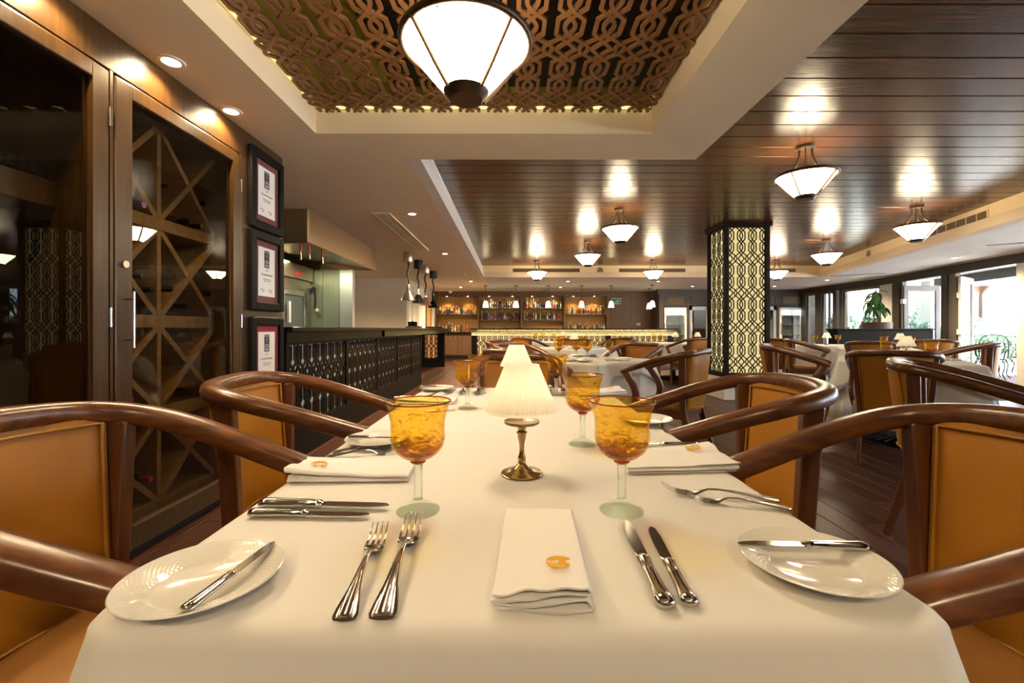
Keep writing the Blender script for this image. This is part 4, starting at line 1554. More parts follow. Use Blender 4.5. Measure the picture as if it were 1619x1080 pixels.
# ------------------------------------------------------------------ downlights
DL = [(-1.655, 2.15, 'first of the pair grazing the wine cabinet', 5), (-1.675, 2.64, 'second of the pair grazing the wine cabinet', 5), (-1.65, 1.66, 'out of the picture along the cabinet, third from the certificates', 3.5), (-1.65, 1.17, 'out of the picture along the cabinet, fourth from the certificates', 3.5), (-1.65, .68, 'out of the picture along the cabinet, fifth from the certificates', 3.5),
      (-1.13, 5.0, 'beside the slot vent over the service counter', 22), (-1.16, 7.65, 'over the service counter near the heat lamps', 22),
      (-1.12, 12.1, 'in front of the ochre-lit bar bay', 22), (-1.6, 13.8, 'close to the ochre-lit bar bay', 20), (1.53, 12.1, 'ahead of the third bar bay', 22), (1.51, 13.8, 'close to the third bar bay', 20),
      (-3.6, 8.3, 'added unseen behind the extractor hood in the kitchen', 26), (-3.4, 9.0, 'added unseen in the kitchen ceiling further behind the hood', 26), (-.95, -1.3, 'added unseen behind the viewpoint, cabinet side', 13), (.75, -1.3, 'added unseen behind the viewpoint, window side', 13), (-.2, -2.8, 'added unseen further behind the viewpoint', 18),  # kitchen and behind-camera downlights added unseen, to brighten service wall and front table
      (4.0, 12.1, 'ahead of the end of the bar', 22), (5.5, 13.5, 'in front of the first pale cooler', 20), (8.0, 13.5, 'in front of the far pale cooler', 20),
      (8.4, 11.8, 'near the ceiling slot by the far windows', 20), (8.1, 8.1, 'above the open folding doors', 20)]
for x, y, lab, e in DL:
    r = thing('downlight', 'round recessed ceiling downlight ' + lab, 'light', (x, y, ZC), 0, 'recessed downlights')
    MB().lathe([(.040, .002), (.040, -.006), (.056, -.006), (.060, 0)], 28).build('ring', M['white_trim'], r, smooth=40)
    MB().lathe([(.001, -.003), (.040, -.003)], 28).build('lens', M['down_glow'], r)
    near = y < 3
    light('SPOT', 'downlight_lamp', (x, y, ZC - .015), e * (1.0 if near else 3.2), WARM, .03, spot_size=math.radians(140 if near else 150), spot_blend=.55 if near else 1.0)

# ------------------------------------------------------------------ vents, speakers, detectors
def slot_vent(name, label, pts, z0, z1, n):
    """vertical-face grille between plan points pts[0], pts[1]"""
    (ax, ay), (bx, by) = pts
    L = math.hypot(bx - ax, by - ay)
    r = thing(name, label, 'vent', (ax, ay, z0), math.atan2(by - ay, bx - ax))
    h = z1 - z0
    f = MB()
    f.box(0, L, -.014, .0, 0, .018)
    f.box(0, L, -.014, .0, h - .018, h)
    f.box(0, .02, -.014, .0, .018, h - .018)
    f.box(L - .02, L, -.014, .0, .018, h - .018)
    f.build('frame', M['cove_cream'], r)
    MB().box(.02, L - .02, -.004, 0, .018, h - .018).build('back', M['bronze'], r)
    me = MB().box(.02, L - .02, -.010, -.005, 0, .006).mesh('slat', M['grille_tan'])
    k = max(3, int((h - .04) / .016))
    for i in range(k):
        obj('slat', me, r, (0, 0, .022 + i * (h - .045) / k))
    for i in range(1, n):
        MB().box(L * i / n - .004, L * i / n + .004, -.013, -.003, .018, h - .018).build('divider', M['cove_cream'], r)


slot_vent('air_vent', 'long air vent in the far cove above the third bar bay', ((0.0, YF), (1.71, YF)), 2.452, 2.585, 1)
slot_vent('air_vent', 'air vent in the far cove next to the lattice column', ((2.65, YF), (4.35, YF)), 2.452, 2.585, 1)
slot_vent('air_vent', 'short air vent in the far cove behind the half-hidden lamp', ((6.2, YF), (7.1, YF)), 2.452, 2.585, 1)
slot_vent('air_vent', 'sloping-looking air vent in the window-side cove beside a ceiling lamp', ((xr(6.80) - .001, 6.80), (xr(5.62) - .001, 5.62)), 2.455, 2.59, 6)
for (x, y, ry, lab) in ((2.2, YF, 0, 'round speaker grille in the far cove between two vents'), (5.05, YF, 0, 'round speaker grille in the far cove behind the lattice column'),
                        (xr(8.65), 8.65, math.atan2(-1, -.302), 'round speaker grille in the window-side cove')):
    r = thing('wall_speaker', lab, 'speaker', (x, y, 2.515), ry)
    MB().cyl((0, -.012, 0), (0, .0, 0), .078, 24).build('grille', M['grille_tan'], r, smooth=40)
    MB().sweep([(.080 * math.cos(2 * PI * k / 24), -.008, .080 * math.sin(2 * PI * k / 24)) for k in range(24)], ellipse(.006, .006, 6), up=(0, 1, 0), closed=True).build('ring', M['cove_cream'], r, smooth=60)
r = thing('ceiling_vent', 'long white slot vent in the ceiling over the service counter', 'vent', (-1.47, 4.95, ZC))
f = MB()
f.box(-.10, -.085, 0, 2.4, -.012, 0)
f.box(.085, .10, 0, 2.4, -.012, 0)
f.box(-.085, .085, 0, .02, -.012, 0)
f.box(-.085, .085, 2.38, 2.4, -.012, 0)
f.build('frame', M['plaster'], r)
MB().box(-.085, .085, .02, 2.38, -.002, 0).build('back', M['black_matt'], r)
me = MB().box(-.008, .008, .02, 2.38, -.011, -.003).mesh('slat', M['plaster'])
for k in range(5):
    obj('slat', me, r, (-.064 + k * .032, 0, 0))
for (x, y, w_, lab) in ((8.25, 10.6, .55, 'dark linear slot in the ceiling near the plant'), (7.75, 6.6, .5, 'dark linear slot in the ceiling above the open doors')):
    r = thing('ceiling_slot', lab, 'vent', (x, y, ZC), -.6)
    MB().box(-w_, w_, -.05, .05, -.008, 0).build('frame', M['plaster_cool'], r)
    for k in (-.022, .022):
        MB().box(-w_ + .03, w_ - .03, k - .012, k + .012, -.011, -.008).build('slot', M['black_matt'], r)
for (x, y, lab) in ((-1.13, 10.4, 'small white sprinkler head in the ceiling behind the heat lamps'), (7.6, 9.8, 'small round detector in the ceiling on the window side')):
    r = thing('sprinkler', lab, 'sprinkler', (x, y, ZC))
    MB().lathe([(.001, -.012), (.04, -.012), (.05, 0)], 20, cap=True).build('rose', M['white_trim'], r, smooth=40)
    MB().cyl((0, 0, -.012), (0, 0, -.045), .008, 10).build('head', M['chrome'], r, smooth=40)
r = thing('security_camera', 'white dome camera on the ceiling edge over the ochre-lit bar bay', 'camera', (-2.12, 15.2, ZC))
MB().lathe([(.001, -.03), (.07, -.03), (.075, 0)], 20, cap=True).build('base', M['white_trim'], r, smooth=40)
MB().ball((0, 0, -.03), .055, 14, 8).build('dome', M['white_trim'], r, smooth=60)

# ------------------------------------------------------------------ barrel armchair
RAIL = [(.244, .325, .696), (.250, .25, .725), (.257, .17, .752), (.264, .08, .783), (.270, 0, .809), (.272, -.07, .829), (.266, -.13, .845), (.250, -.185, .857), (.218, -.232, .866), (.170, -.262, .872), (.100, -.278, .876), (.035, -.284, .877)]


def smooth_path(P, n):
    """Catmull-Rom resample"""
    P = [Vector(p) for p in P]
    out = []
    for i in range(len(P) - 1):
        a, b, c, d = P[max(i - 1, 0)], P[i], P[i + 1], P[min(i + 2, len(P) - 1)]
        for k in range(n):
            t = k / n
            out.append(.5 * ((2 * b) + (c - a) * t + (2 * a - 5 * b + 4 * c - d) * t * t + (3 * b - a - 3 * c + d) * t ** 3))
    out.append(P[-1])
    return out


def make_chair():
    r = thing('armchair', '', 'chair', (0, 0, 0), 0, 'mahogany barrel armchairs with mustard leather')
    left = [(-x, y, z) for x, y, z in RAIL]
    path = smooth_path(RAIL + left[::-1], 3)
    n = len(path)

    def sect(i):
        e = min(i, n - 1 - i)
        s_ = .55 if e == 0 else .9 if e == 1 else 1.0
        out = []
        for q in range(14):
            t = 2 * PI * q / 14
            c, s2 = math.cos(t), math.sin(t)
            a = .029 * s_ * math.copysign(abs(c) ** .75, c)
            b = .025 * s_ * math.copysign(abs(s2) ** .75, s2)
            out.append((a, b))
        return out
    MB().sweep(path, sect).build('top_rail', M['mahogany'], r, smooth=50)
    # back shell: leather inside and out between the posts
    def shell(z, u, off):
        """u -1..1 across, z height; returns point on the back curve"""
        t = (z - .42) / .44
        hw = .188 + .034 * t
        x = hw * u
        y = -.205 - .070 * (1 - abs(u) ** 2.4) - .012 * t + .035 * (1 - t)
        return (x * (1 + off * .8), y - off, z)
    nu, nz = 14, 8
    vs, fs = [], []
    for side, off in ((0, -.021), (1, .021)):
        for j in range(nz + 1):
            for i in range(nu + 1):
                z = .415 + (.452 if side == 0 else .452) * j / nz
                u = -1 + 2 * i / nu
                o_ = off
                e = min(i, nu - i, j, nz - j)
                if e == 0:
                    o_ = off * .55
                vs.append(shell(z, u, o_))
    K = (nu + 1) * (nz + 1)
    for j in range(nz):
        for i in range(nu):
            a = j * (nu + 1) + i
            fs.append((a, a + 1, a + nu + 2, a + nu + 1))
            fs.append((K + a, K + a + nu + 1, K + a + nu + 2, K + a + 1))
    rim = [i for i in range(nu + 1)] + [(j + 1) * (nu + 1) - 1 for j in range(1, nz + 1)] + [nz * (nu + 1) + i for i in range(nu - 1, -1, -1)] + [j * (nu + 1) for j in range(nz - 1, 0, -1)]
    for a, b in zip(rim, rim[1:] + rim[:1]):
        fs.append((a, K + a, K + b, b))
    MB().add(vs, fs).build('back_pad', M['leather'], r, smooth=60)
    for off in (-.022, .022):
        loop = []
        for i in range(15):
            loop.append(shell(.440, -.95 + 1.9 * i / 14, off))
        for j in range(1, 9):
            loop.append(shell(.440 + .402 * j / 8, .95, off))
        for i in range(1, 15):
            loop.append(shell(.842, .95 - 1.9 * i / 14, off))
        for j in range(1, 8):
            loop.append(shell(.842 - .402 * j / 8, -.95, off))
        MB().tube(loop, .0042, 6, closed=True).build('piping', M['piping'], r, smooth=70)
    for s_ in (-1, 1):
        MB().taper((s_ * .238, -.188, .842), (s_ * .203, -.178, .40), .036, .056, .034, .050, (0, 1, 0)).build('post', M['mahogany_v'], r, bevel=.005)
        MB().taper((s_ * .203, -.180, .41), (s_ * .218, -.292, .0), .034, .052, .028, .032, (0, 1, 0)).build('leg', M['mahogany_v'], r, bevel=.004)
        MB().taper((s_ * .222, .205, .40), (s_ * .224, .222, .0), .040, .044, .027, .028, (0, 1, 0)).build('leg', M['mahogany_v'], r, bevel=.004)
        sp = smooth_path([(s_ * .247, .285, .700), (s_ * .252, .245, .640), (s_ * .257, .205, .580), (s_ * .255, .188, .510), (s_ * .245, .200, .440), (s_ * .232, .218, .390)], 4)
        MB().sweep(sp, lambda i: [(a * .017, b * .027) for a, b in ((-1, -1), (1, -1), (1, 1), (-1, 1))], up=(0, 1, .01)).build('arm_support', M['mahogany_v'], r, bevel=.004, smooth=50)
    f = MB()
    P = [(-.235, .225), (.235, .225), (.210, -.185), (-.210, -.185)]
    for i in range(4):
        a, b = P[i], P[(i + 1) % 4]
        f.bar((a[0], a[1], .385), (b[0], b[1], .385), .024, .075)
    f.build('seat_frame', M['mahogany_v'], r, bevel=.003, bseg=1)
    # domed seat cushion
    vs, fs = [], []
    nr, na = 7, 40
    for k in range(nr + 1):
        t = [1.0, 1.02, 1.0, .94, .8, .55, .3, .0][k]
        z = [.415, .432, .452, .466, .476, .484, .487, .488][k]
        for i in range(na):
            a = 2 * PI * i / na
            c, s2 = math.cos(a), math.sin(a)
            sx = math.copysign(abs(c) ** .42, c)
            sy = math.copysign(abs(s2) ** .42, s2)
            yy = .022 + .205 * sy * t
            xx = sx * t * (.242 + (.245 - .21) * .0 - .030 * max(0, -sy))
            vs.append((xx, yy, z))
    for k in range(nr):
        for i in range(na):
            j = (i + 1) % na
            fs.append((k * na + i, k * na + j, (k + 1) * na + j, (k + 1) * na + i))
    fs.append(tuple(range(na - 1, -1, -1)))
    MB().add(vs, fs).build('seat', M['leather_seat'], r, smooth=60)
    return r


def facing(f):
    return math.atan2(f[1], f[0]) - PI / 2


T2C = (3.695, 4.195)
T4C = (5.58, 6.78)
FC = (.70, 4.34)
s7 = .7071
CHAIRS = [
    ((-.745, .815), (1, 0), 'mustard leather armchair close to the camera, in front of the first cabinet door'),
    ((-.695, 1.575), (.992, .12), 'mustard leather armchair at the front table, beside the framed certificates'),
    ((.755, .79), (-1, 0), 'mustard leather armchair at the front table, nearest on the side away from the cabinet'),
    ((.695, 1.52), (-.993, .11), 'mustard leather armchair at the front table, in line with the lattice column'),
    ((.03, 2.62), (0, -1), 'mustard leather armchair at the far head of the front table, behind the two table lamps'),
    ((1.335, 3.74), (-.76, .65), 'armchair with its pale-lit back to the camera, at the diagonal table beyond the front table'),
    ((1.37, 5.02), (-.72, -.70), 'armchair facing the camera on the far side of the diagonal middle table'),
    ((.10, 3.68), (.71, .70), 'armchair seen from behind between the front table head and the diagonal table'),
    ((.13, 5.0), (.72, -.70), 'armchair at the far corner of the diagonal table, on the bar-end side'),
    ((-.05, 6.45), (.8, -.6), 'armchair at the second diagonal table, its back towards the service counter'),
    ((3.33, 8.35), (-.5, .87), 'armchair with yellow-lit back just before the column, facing the far bar tables'),
    ((1.95, 8.2), (-.8, -.6), 'armchair seen edge-on before the bar, beyond the middle tables'),
    ((3.05, 3.56), (.6, .8), 'armchair showing its whole mustard back, drawn up to the table with the fluted lamp'),
    ((2.30, 2.24), (.70, -.71), 'armchair with two long arm rails sweeping out of the picture, behind the front chairs'),
    ((5.68, 5.55), (-.75, .66), 'armchair alone beside the open folding doors, its arms towards the room'),
    ((2.99, 4.71), (.8, -.6), 'armchair seen from its side next to the lattice column, at the fluted lamp table'),
    ((4.95, 6.10), (.6, .8), 'armchair back seen between the column-side chairs and the fluted lamp'),
    ((4.80, 7.24), (.8, -.6), 'armchair side-on at the second window-side table'),
    ((4.70, 8.02), (.6, .8), 'armchair with orange back at the third window-side table'),
    ((6.75, 7.1), (.6, .8), 'armchair with curled arm by the black planter wall'),
    ((4.98, 8.95), (.8, -.6), 'armchair mostly hidden behind the lattice column'),
    ((4.35, 3.20), (-.2, .98), None),
    ((.33, 8.62), (.75, .66), 'armchair with reddish back by the glowing bar front'),
    ((1.14, 8.22), (.1, .99), 'armchair back seen past the amber goblets of the middle table'),
    ((5.9, 9.6), (-.4, -.9), None),
]
ch0 = make_chair()
first = True
for (x, y), f, lab in CHAIRS:
    if lab is None:
        continue
    if first:
        ch0.location = (x, y, 0)
        ch0.rotation_euler = (0, 0, facing(f))
        ch0['label'] = lab
        first = False
    else:
        dup(ch0, (x, y, 0), facing(f), lab)


# ------------------------------------------------------------------ tables and cloths
def cloth(name, hx, hy, z, drop, label, loc, rotz, mat, cdrop=0.0, flare=.02, tuck=0.0, cr=.03, seed=1, wav=.012):
    """square cloth draped over a table top of half size hx, hy"""
    rr = random.Random(seed)
    per = []
    # perimeter of a rounded rectangle with outward normals and a corner weight
    ns = 15
    corners = [((hx - cr, hy - cr), 0), ((-hx + cr, hy - cr), PI / 2), ((-hx + cr, -hy + cr), PI), ((hx - cr, -hy + cr), 3 * PI / 2)]
    for k, ((cx_, cy_), a0) in enumerate(corners):
        for i in range(9):
            a = a0 + PI / 2 * i / 8
            per.append((cx_ + cr * math.cos(a), cy_ + cr * math.sin(a), math.cos(a), math.sin(a), 1.0))
        (nx_, ny_), a1 = corners[(k + 1) % 4]
        ax, ay = per[-1][0], per[-1][1]
        bx, by = nx_ + cr * math.cos(a0 + PI / 2), ny_ + cr * math.sin(a0 + PI / 2)
        L = math.hypot(bx - ax, by - ay)
        for i in range(1, ns + 1):
            t = i / (ns + 1)
            d = min(t, 1 - t) * L
            per.append((ax + (bx - ax) * t, ay + (by - ay) * t, math.cos(a0 + PI / 2), math.sin(a0 + PI / 2), max(0.0, 1 - d / .22)))
    n = len(per)
    rings = []
    ph = [rr.uniform(0, 6) for _ in range(4)]
    e = .022
    prof = [(-max(e * 1.05, cr * .9), 0), (-e, 0), (-e * .45, -e * .16), (-e * .12, -e * .5), (0, -e)]
    for din, dz in prof:
        rings.append([(x + nx_ * din, y + ny_ * din, z + dz) for x, y, nx_, ny_, w in per])
    steps = [.12, .3, .5, .75, 1.0]
    for t in steps:
        ring = []
        for i, (x, y, nx_, ny_, w) in enumerate(per):
            D = drop + cdrop * (w ** 1.5)
            o_ = flare * t * (w ** 1.2) * 2.2 + wav * t * math.sin(i * .75 + ph[0]) + wav * .6 * t * math.sin(i * 1.63 + ph[1])
            if tuck and abs(nx_) > .7:
                o_ -= tuck * min(1, max(0, t - .11) * 3.0) * (1 - w)
            ring.append((x + nx_ * o_, y + ny_ * o_, z - e - (D - e) * t))
        rings.append(ring)
    vs = [p for rg in rings for p in rg]
    fs = []
    for k in range(len(rings) - 1):
        for i in range(n):
            j = (i + 1) % n
            fs.append((k * n + i, (k + 1) * n + i, (k + 1) * n + j, k * n + j))
    fs.append(tuple(range(n)))
    o = MB().add(vs, fs).build(name, mat, None, smooth=60, loc=loc, rotz=rotz)
    m_ = o.modifiers.new('thickness', 'SOLIDIFY')
    m_.thickness = .0022
    m_.offset = -1
    return o


def table(label, x, y, rotz, hx, hy, pedestal=True, h=.732):
    r = thing('dining_table', label, 'table', (x, y, 0), rotz, 'white-clothed dining tables')
    MB().box(-hx + .035, hx - .035, -hy + .035, hy - .035, h, h + .022).build('tabletop', M['mahogany_v'], r, bevel=.004)
    if pedestal:
        MB().cyl((0, 0, .03), (0, 0, h), .045, 20).build('pedestal', M['black'], r, smooth=40)
        b = MB()
        b.lathe([(.001, 0), (.36, 0), (.36, .012), (.33, .026), (.06, .05), (.001, .05)], 36)
        for k in range(28):
            a = 2 * PI * k / 28
            c, s_ = math.cos(a), math.sin(a)
            b.bar((c * .12, s_ * .12, .050), (c * .33, s_ * .33, .030), .012, .012)
        b.build('base', M['black_matt'], r, smooth=30)
    else:
        for sx in (-1, 1):
            for sy in (-1, 1):
                MB().taper((sx * (hx - .16), sy * (hy - .12), h), (sx * (hx - .16), sy * (hy - .12), 0), .06, .06, .045, .045).build('leg', M['mahogany_v'], r, bevel=.004)
    return r


TZ = .760
TX0, TX1, TY0, TY1 = -.452, .466, .440, 2.275
tx, ty = (TX0 + TX1) / 2, (TY0 + TY1) / 2
table('long dining table under the white cloth, nearest the camera', tx, ty, 0, (TX1 - TX0) / 2 - .004, (TY1 - TY0) / 2 - .004, False)
o = cloth('tablecloth', (TX1 - TX0) / 2, (TY1 - TY0) / 2, TZ, .30, '', (tx, ty, 0), 0, M['linen'], cdrop=.10, flare=.05, tuck=.055, cr=.045, seed=3, wav=.006)
tag(o, 'white cloth spread over the long front table', 'tablecloth')


def rot2(x, y, a):
    return x * math.cos(a) - y * math.sin(a), x * math.sin(a) + y * math.cos(a)


a45 = math.atan2(.72, .70)
aT = math.atan2(-.6, .8)
BT = [(FC[0], FC[1], a45, .48, 'diagonal dining table just beyond the front table', 'diagonal table beyond the front table', 'F'),
      (.95, 7.0, a45, .48, 'second diagonal dining table, in front of the bar', 'second diagonal table before the bar', 'G'),
      (T2C[0], T2C[1], aT, .475, 'dining table with the fluted lamp, next to the chair showing its whole back', 'table with the fluted lamp near the windows', 'T2'),
      (T4C[0], T4C[1], aT, .475, 'second window-side dining table behind the fluted lamp table', 'second window-side table', 'T4'),
      (5.80, 8.25, aT, .475, 'third window-side dining table, before the black planter wall', 'third window-side table', 'T7'),
      (.75, 10.2, 0, .5, 'dining table right in front of the glowing bar', 'table right in front of the glowing bar', 'H1'),
      (3.45, 9.45, 0, .6, 'dining table beside the column at the end of the bar', 'table beside the column at the bar end', 'H2')]
TAB = {}
for i, (x, y, a, h, lab, cl_, k) in enumerate(BT):
    table(lab, x, y, a, h, h)
    o = cloth('tablecloth', h, h, TZ - .001, .52, '', (x, y, 0), a, M['linen'], cdrop=.0, flare=.05, cr=.03, seed=10 + i, wav=.016)
    tag(o, 'long white tablecloth falling round the ' + cl_, 'tablecloth', 'long tablecloths')
    if i < 5:
        o = cloth('table_topper', h + .016, h + .016, TZ + .0028, .13, '', (x, y, 0), a, M['linen'], cdrop=.13, flare=.04, cr=.02, seed=30 + i, wav=.004)
        tag(o, 'square white overcloth with hanging corners on the ' + cl_, 'tablecloth', 'square overcloths')
    TAB[k] = (x, y, a)


# ------------------------------------------------------------------ table ware
def TP(px, py, z=.765):
    h = 1.06 - z
    Y = h * 700 / (py - 520)
    return (px - 809.5) * Y / 700, Y


def make_goblet():
    r = thing('goblet', '', 'glass', (0, 0, 0), 0, 'amber blown goblets')
    bo = [(.0005, .0820), (.012, .0835), (.025, .0895), (.036, .0985), (.0425, .109), (.0448, .121), (.0440, .134), (.0444, .147), (.0466, .159), (.0502, .171), (.0540, .180)]
    bi = [(.0525, .180), (.0484, .171), (.0448, .159), (.0426, .147), (.0422, .134), (.0428, .121), (.0403, .110), (.0338, .1005), (.023, .0935), (.010, .0895), (.0005, .089)]
    MB().lathe(bo + bi, 44).build('bowl', M['amber'], r, smooth=70)
    ring = [(.0533 * math.cos(2 * PI * k / 44), .0533 * math.sin(2 * PI * k / 44), .1805) for k in range(44)]
    MB().tube(ring, .0013, 6, closed=True).build('rim', M['amber_rim'], r, smooth=70)
    MB().lathe([(.001, .078), (.010, .0785), (.013, .0815), (.009, .0840), (.001, .0845)], 24).build('bowl_base', M['amber_rim'], r, smooth=70)
    MB().lathe([(.001, .019), (.0078, .0195), (.0072, .030), (.0070, .055), (.0075, .074), (.0085, .0785), (.001, .0787)], 20).build('stem', M['clear'], r, smooth=60)
    MB().lathe([(.001, 0), (.0350, 0), (.0358, .0022), (.030, .0062), (.020, .0115), (.0125, .0155), (.0085, .0195), (.001, .0200)], 36).build('foot', M['foot_glass'], r, smooth=50)
    return r


GOB = [(661, 808, 'large amber goblet in front of the folded napkin on the cabinet side, nearest the camera'), (983, 808, 'large amber goblet above the pair of dinner knives, nearest the camera'),
       (921, 703, 'amber goblet just behind the near one on the window side'), (879, 625, 'amber goblet at the far end of the front table, window side of the lamps'),
       (739, 646, 'amber goblet beyond the cabinet-side setting, before its far neighbour'), (757, 622, 'amber goblet at the far end of the front table, cabinet side of the lamps')]
g0 = make_goblet()
for i, (px, py, lab) in enumerate(GOB):
    X, Y = TP(px, py, TZ)
    if i == 0:
        g0.location = (X, Y, TZ + .0005)
        g0['label'] = lab
    else:
        dup(g0, (X, Y, TZ + .0005), i * 1.3, lab)


def on_table(k, u, v):
    x, y, a = TAB[k]
    dx, dy = rot2(u, v, a)
    return x + dx, y + dy


ZT = TZ + .0045
BG = [('F', -.16, .18, 'amber goblet on the diagonal middle table, first from the fretwork front'), ('F', .02, .10, 'amber goblet second in the row on the diagonal middle table'),
      ('F', -.02, -.06, 'amber goblet standing nearest on the diagonal middle table'), ('F', .28, -.12, 'amber goblet by the chair facing the camera at the middle table'),
      ('G', -.25, .05, 'amber goblet on the second diagonal table, first of its trio'), ('G', .0, .2, 'amber goblet on the second diagonal table, middle of its trio'), ('G', .1, -.15, 'amber goblet on the second diagonal table, last of its trio'),
      ('T2', -.115, -.005, 'yellow goblet beside the fluted lamp on the column side'), ('T2', .19, -.11, 'yellow goblet beside the fluted lamp on the window side'),
      ('T4', .09, .0, 'yellow goblet seen above the one by the fluted lamp'), ('T4', .41, .10, 'yellow goblet behind the fluted lamp on the second window-side table'),
      ('T7', -.12, -.15, 'yellow goblet before the black planter wall, column side'), ('T7', .22, .17, 'yellow goblet before the planter wall next to the small lamp'),
      ('H1', -.22, -.2, 'tiny goblet in front of the bar, first of three'), ('H1', -.05, -.15, 'tiny goblet in front of the bar, second of three'), ('H1', .2, -.2, 'tiny goblet in front of the bar, third of three'),
      ('H2', -.42, .0, 'tiny goblet by the end of the bar, first of two'), ('H2', -.28, .0, 'tiny goblet by the end of the bar, second of two')]
for k, u, v, lab in BG:
    X, Y = on_table(k, u, v)
    dup(g0, (X, Y, ZT if k not in ('H1', 'H2') else TZ + .001), u * 9, lab)


def make_lamp():
    r = thing('table_lamp', '', 'lamp', (0, 0, 0), 0, 'brass table lamps with pleated shades')
    MB().lathe([(.001, 0), (.0425, 0), (.0435, .0025), (.041, .005), (.026, .0085), (.015, .0145), (.009, .0215), (.007, .0235), (.001, .0236)], 40,
               mod=lambda t, z: 1 + (.012 * math.cos(14 * t) if .004 < z < .02 else 0)).build('base', M['brass'], r, smooth=60)
    MB().lathe([(.001, .022), (.0070, .0225), (.0085, .025), (.0072, .0285), (.0088, .033), (.0075, .037), (.0058, .042), (.0048, .052), (.0055, .062), (.0075, .072), (.0088, .0775), (.0080, .081), (.0110, .085),
                (.0110, .0875), (.0068, .090), (.0095, .096), (.0095, .101), (.006, .1035), (.001, .1036)], 28).build('stem', M['brass'], r, smooth=50)
    MB().lathe([(.001, .103), (.033, .1035), (.0365, .106), (.0365, .110), (.034, .1105), (.001, .1105)], 36).build('drip_cup', M['brass'], r, smooth=40)
    n = 260
    prof = [(.0745, .1300), (.0748, .1335), (.0728, .1365), (.060, .163), (.048, .192), (.0385, .216), (.0362, .2225), (.0360, .2265)]
    MB().lathe(prof, n, mod=lambda t, z: 1 + (.019 * math.sin(52 * t + .35 * math.sin(5 * t)) if .135 < z < .220 else 0)).build('shade', M['shade'], r, smooth=80)
    return r


def lamp_light(x, y, z, e):
    light('POINT', 'shade_lamp', (x, y, z + .165), e * .165, (1.0, .77, .46), .018)


LMP = [(TP(825, 750, TZ) + (TZ + .0005,), 'brass table lamp with ivory pleated shade in the middle of the front table', .13), ((.021, 2.02, TZ + .0005), 'brass table lamp with ivory shade behind the first one on the front table', .12),
       (on_table('G', .12, .05) + (ZT,), 'small shaded lamp on the second diagonal table before the bar', .10), (on_table('T2', .035, .05) + (ZT,), 'fluted table lamp behind the chair showing its whole back', .09),
       (on_table('T4', .30, .33) + (ZT,), 'shaded lamp half behind the fluted one, on the second window-side table', .09), (on_table('T7', .05, .03) + (ZT,), 'small shaded lamp before the planter wall', .09),
       (on_table('H1', .45, .1) + (TZ + .001,), 'tiny shaded lamp on the table in front of the bar', .09), (on_table('H2', .0, -.1) + (TZ + .001,), 'tiny shaded lamp at the end of the bar', .09), (on_table('H2', .55, .1) + (TZ + .001,), 'tiny shaded lamp just beside the lattice column', .09)]
l0 = make_lamp()
for i, ((x, y, z), lab, e) in enumerate(LMP):
    if i == 0:
        l0.location = (x, y, z)
        l0['label'] = lab
    else:
        dup(l0, (x, y, z), None, lab)
    lamp_light(x, y, z, e)


def make_plate():
    pr = [(.001, .0042), (.046, .0042), (.051, .0060), (.056, .0100), (.080, .0172), (.0825, .0180), (.0835, .0170), (.080, .0148), (.056, .0070), (.047, .0012), (.045, 0), (.040, 0), (.039, .0015), (.001, .0015)]
    return MB().lathe(pr, 72).mesh('bread_plate', M['china'], smooth=50)


plate_me = make_plate()
PLT = [(321, 919, 'white bread plate with basket-weave rim nearest on the cabinet side, knife lying on it'), (1287, 893, 'white bread plate with basket-weave rim nearest on the window side, knife across it'),
       (598, 697, 'white bread plate with a knife across it, half behind the near cabinet-side goblet'), (1020, 665, 'white bread plate partly behind the second window-side goblet'),
       (691, 615, 'white bread plate with a knife on it at the far cabinet-side corner')]
for px, py, lab in PLT:
    X, Y = TP(px, py, .768)
    tag(obj('bread_plate', plate_me, None, (X, Y, TZ + .0005), (0, 0, R.uniform(0, 6))), lab, 'plate', 'basket-weave bread plates')


def make_fork():
    """unit fork, 0.2 m long along +Y, handle end at the origin"""
    hb = MB()
    ctrl = [(0, .0115, .0034), (.006, .0132, .0034), (.018, .0120, .0050), (.045, .0078, .0090), (.075, .0050, .0128), (.100, .0034, .0150), (.118, .0032, .0140), (.128, .0052, .0105), (.138, .0108, .0062), (.150, .0132, .0048), (.156, .0130, .0048)]
    pts = [(0, y, z) for y, w, z in ctrl]
    hb.sweep(pts, lambda i: [(ctrl[i][1] * math.cos(2 * PI * q / 12), (.0019 if i < 8 else .0012) * math.sin(2 * PI * q / 12)) for q in range(12)])
    for s_ in (-1, 0, 1):
        hb.tube([(s_ * .0060, .004, .0052), (s_ * .0049, .03, .0090), (s_ * .0018, .075, .0144)], lambda i: (.0016, .0012, .0006)[i], 6)
    tb = []
    for x in (-.0114, -.0038, .0038, .0114):
        tb.append(MB().sweep([(x, .152, .0048), (x, .165, .0052), (x * .98, .182, .0095), (x * .95, .2, .0185)], lambda i: [(( .0021, .0019, .0015, .0006)[i] * math.cos(2 * PI * q / 8), (.0012, .0012, .001, .0005)[i] * math.sin(2 * PI * q / 8)) for q in range(8)]).mesh('tine', M['silver'], smooth=60))
    r = thing('fork', '', 'fork', (0, 0, 0), 0, 'polished forks')
    obj('handle', hb.mesh('handle', M['silver'], smooth=60), r)
    for t in tb:
        obj('tine', t, r)
    return r


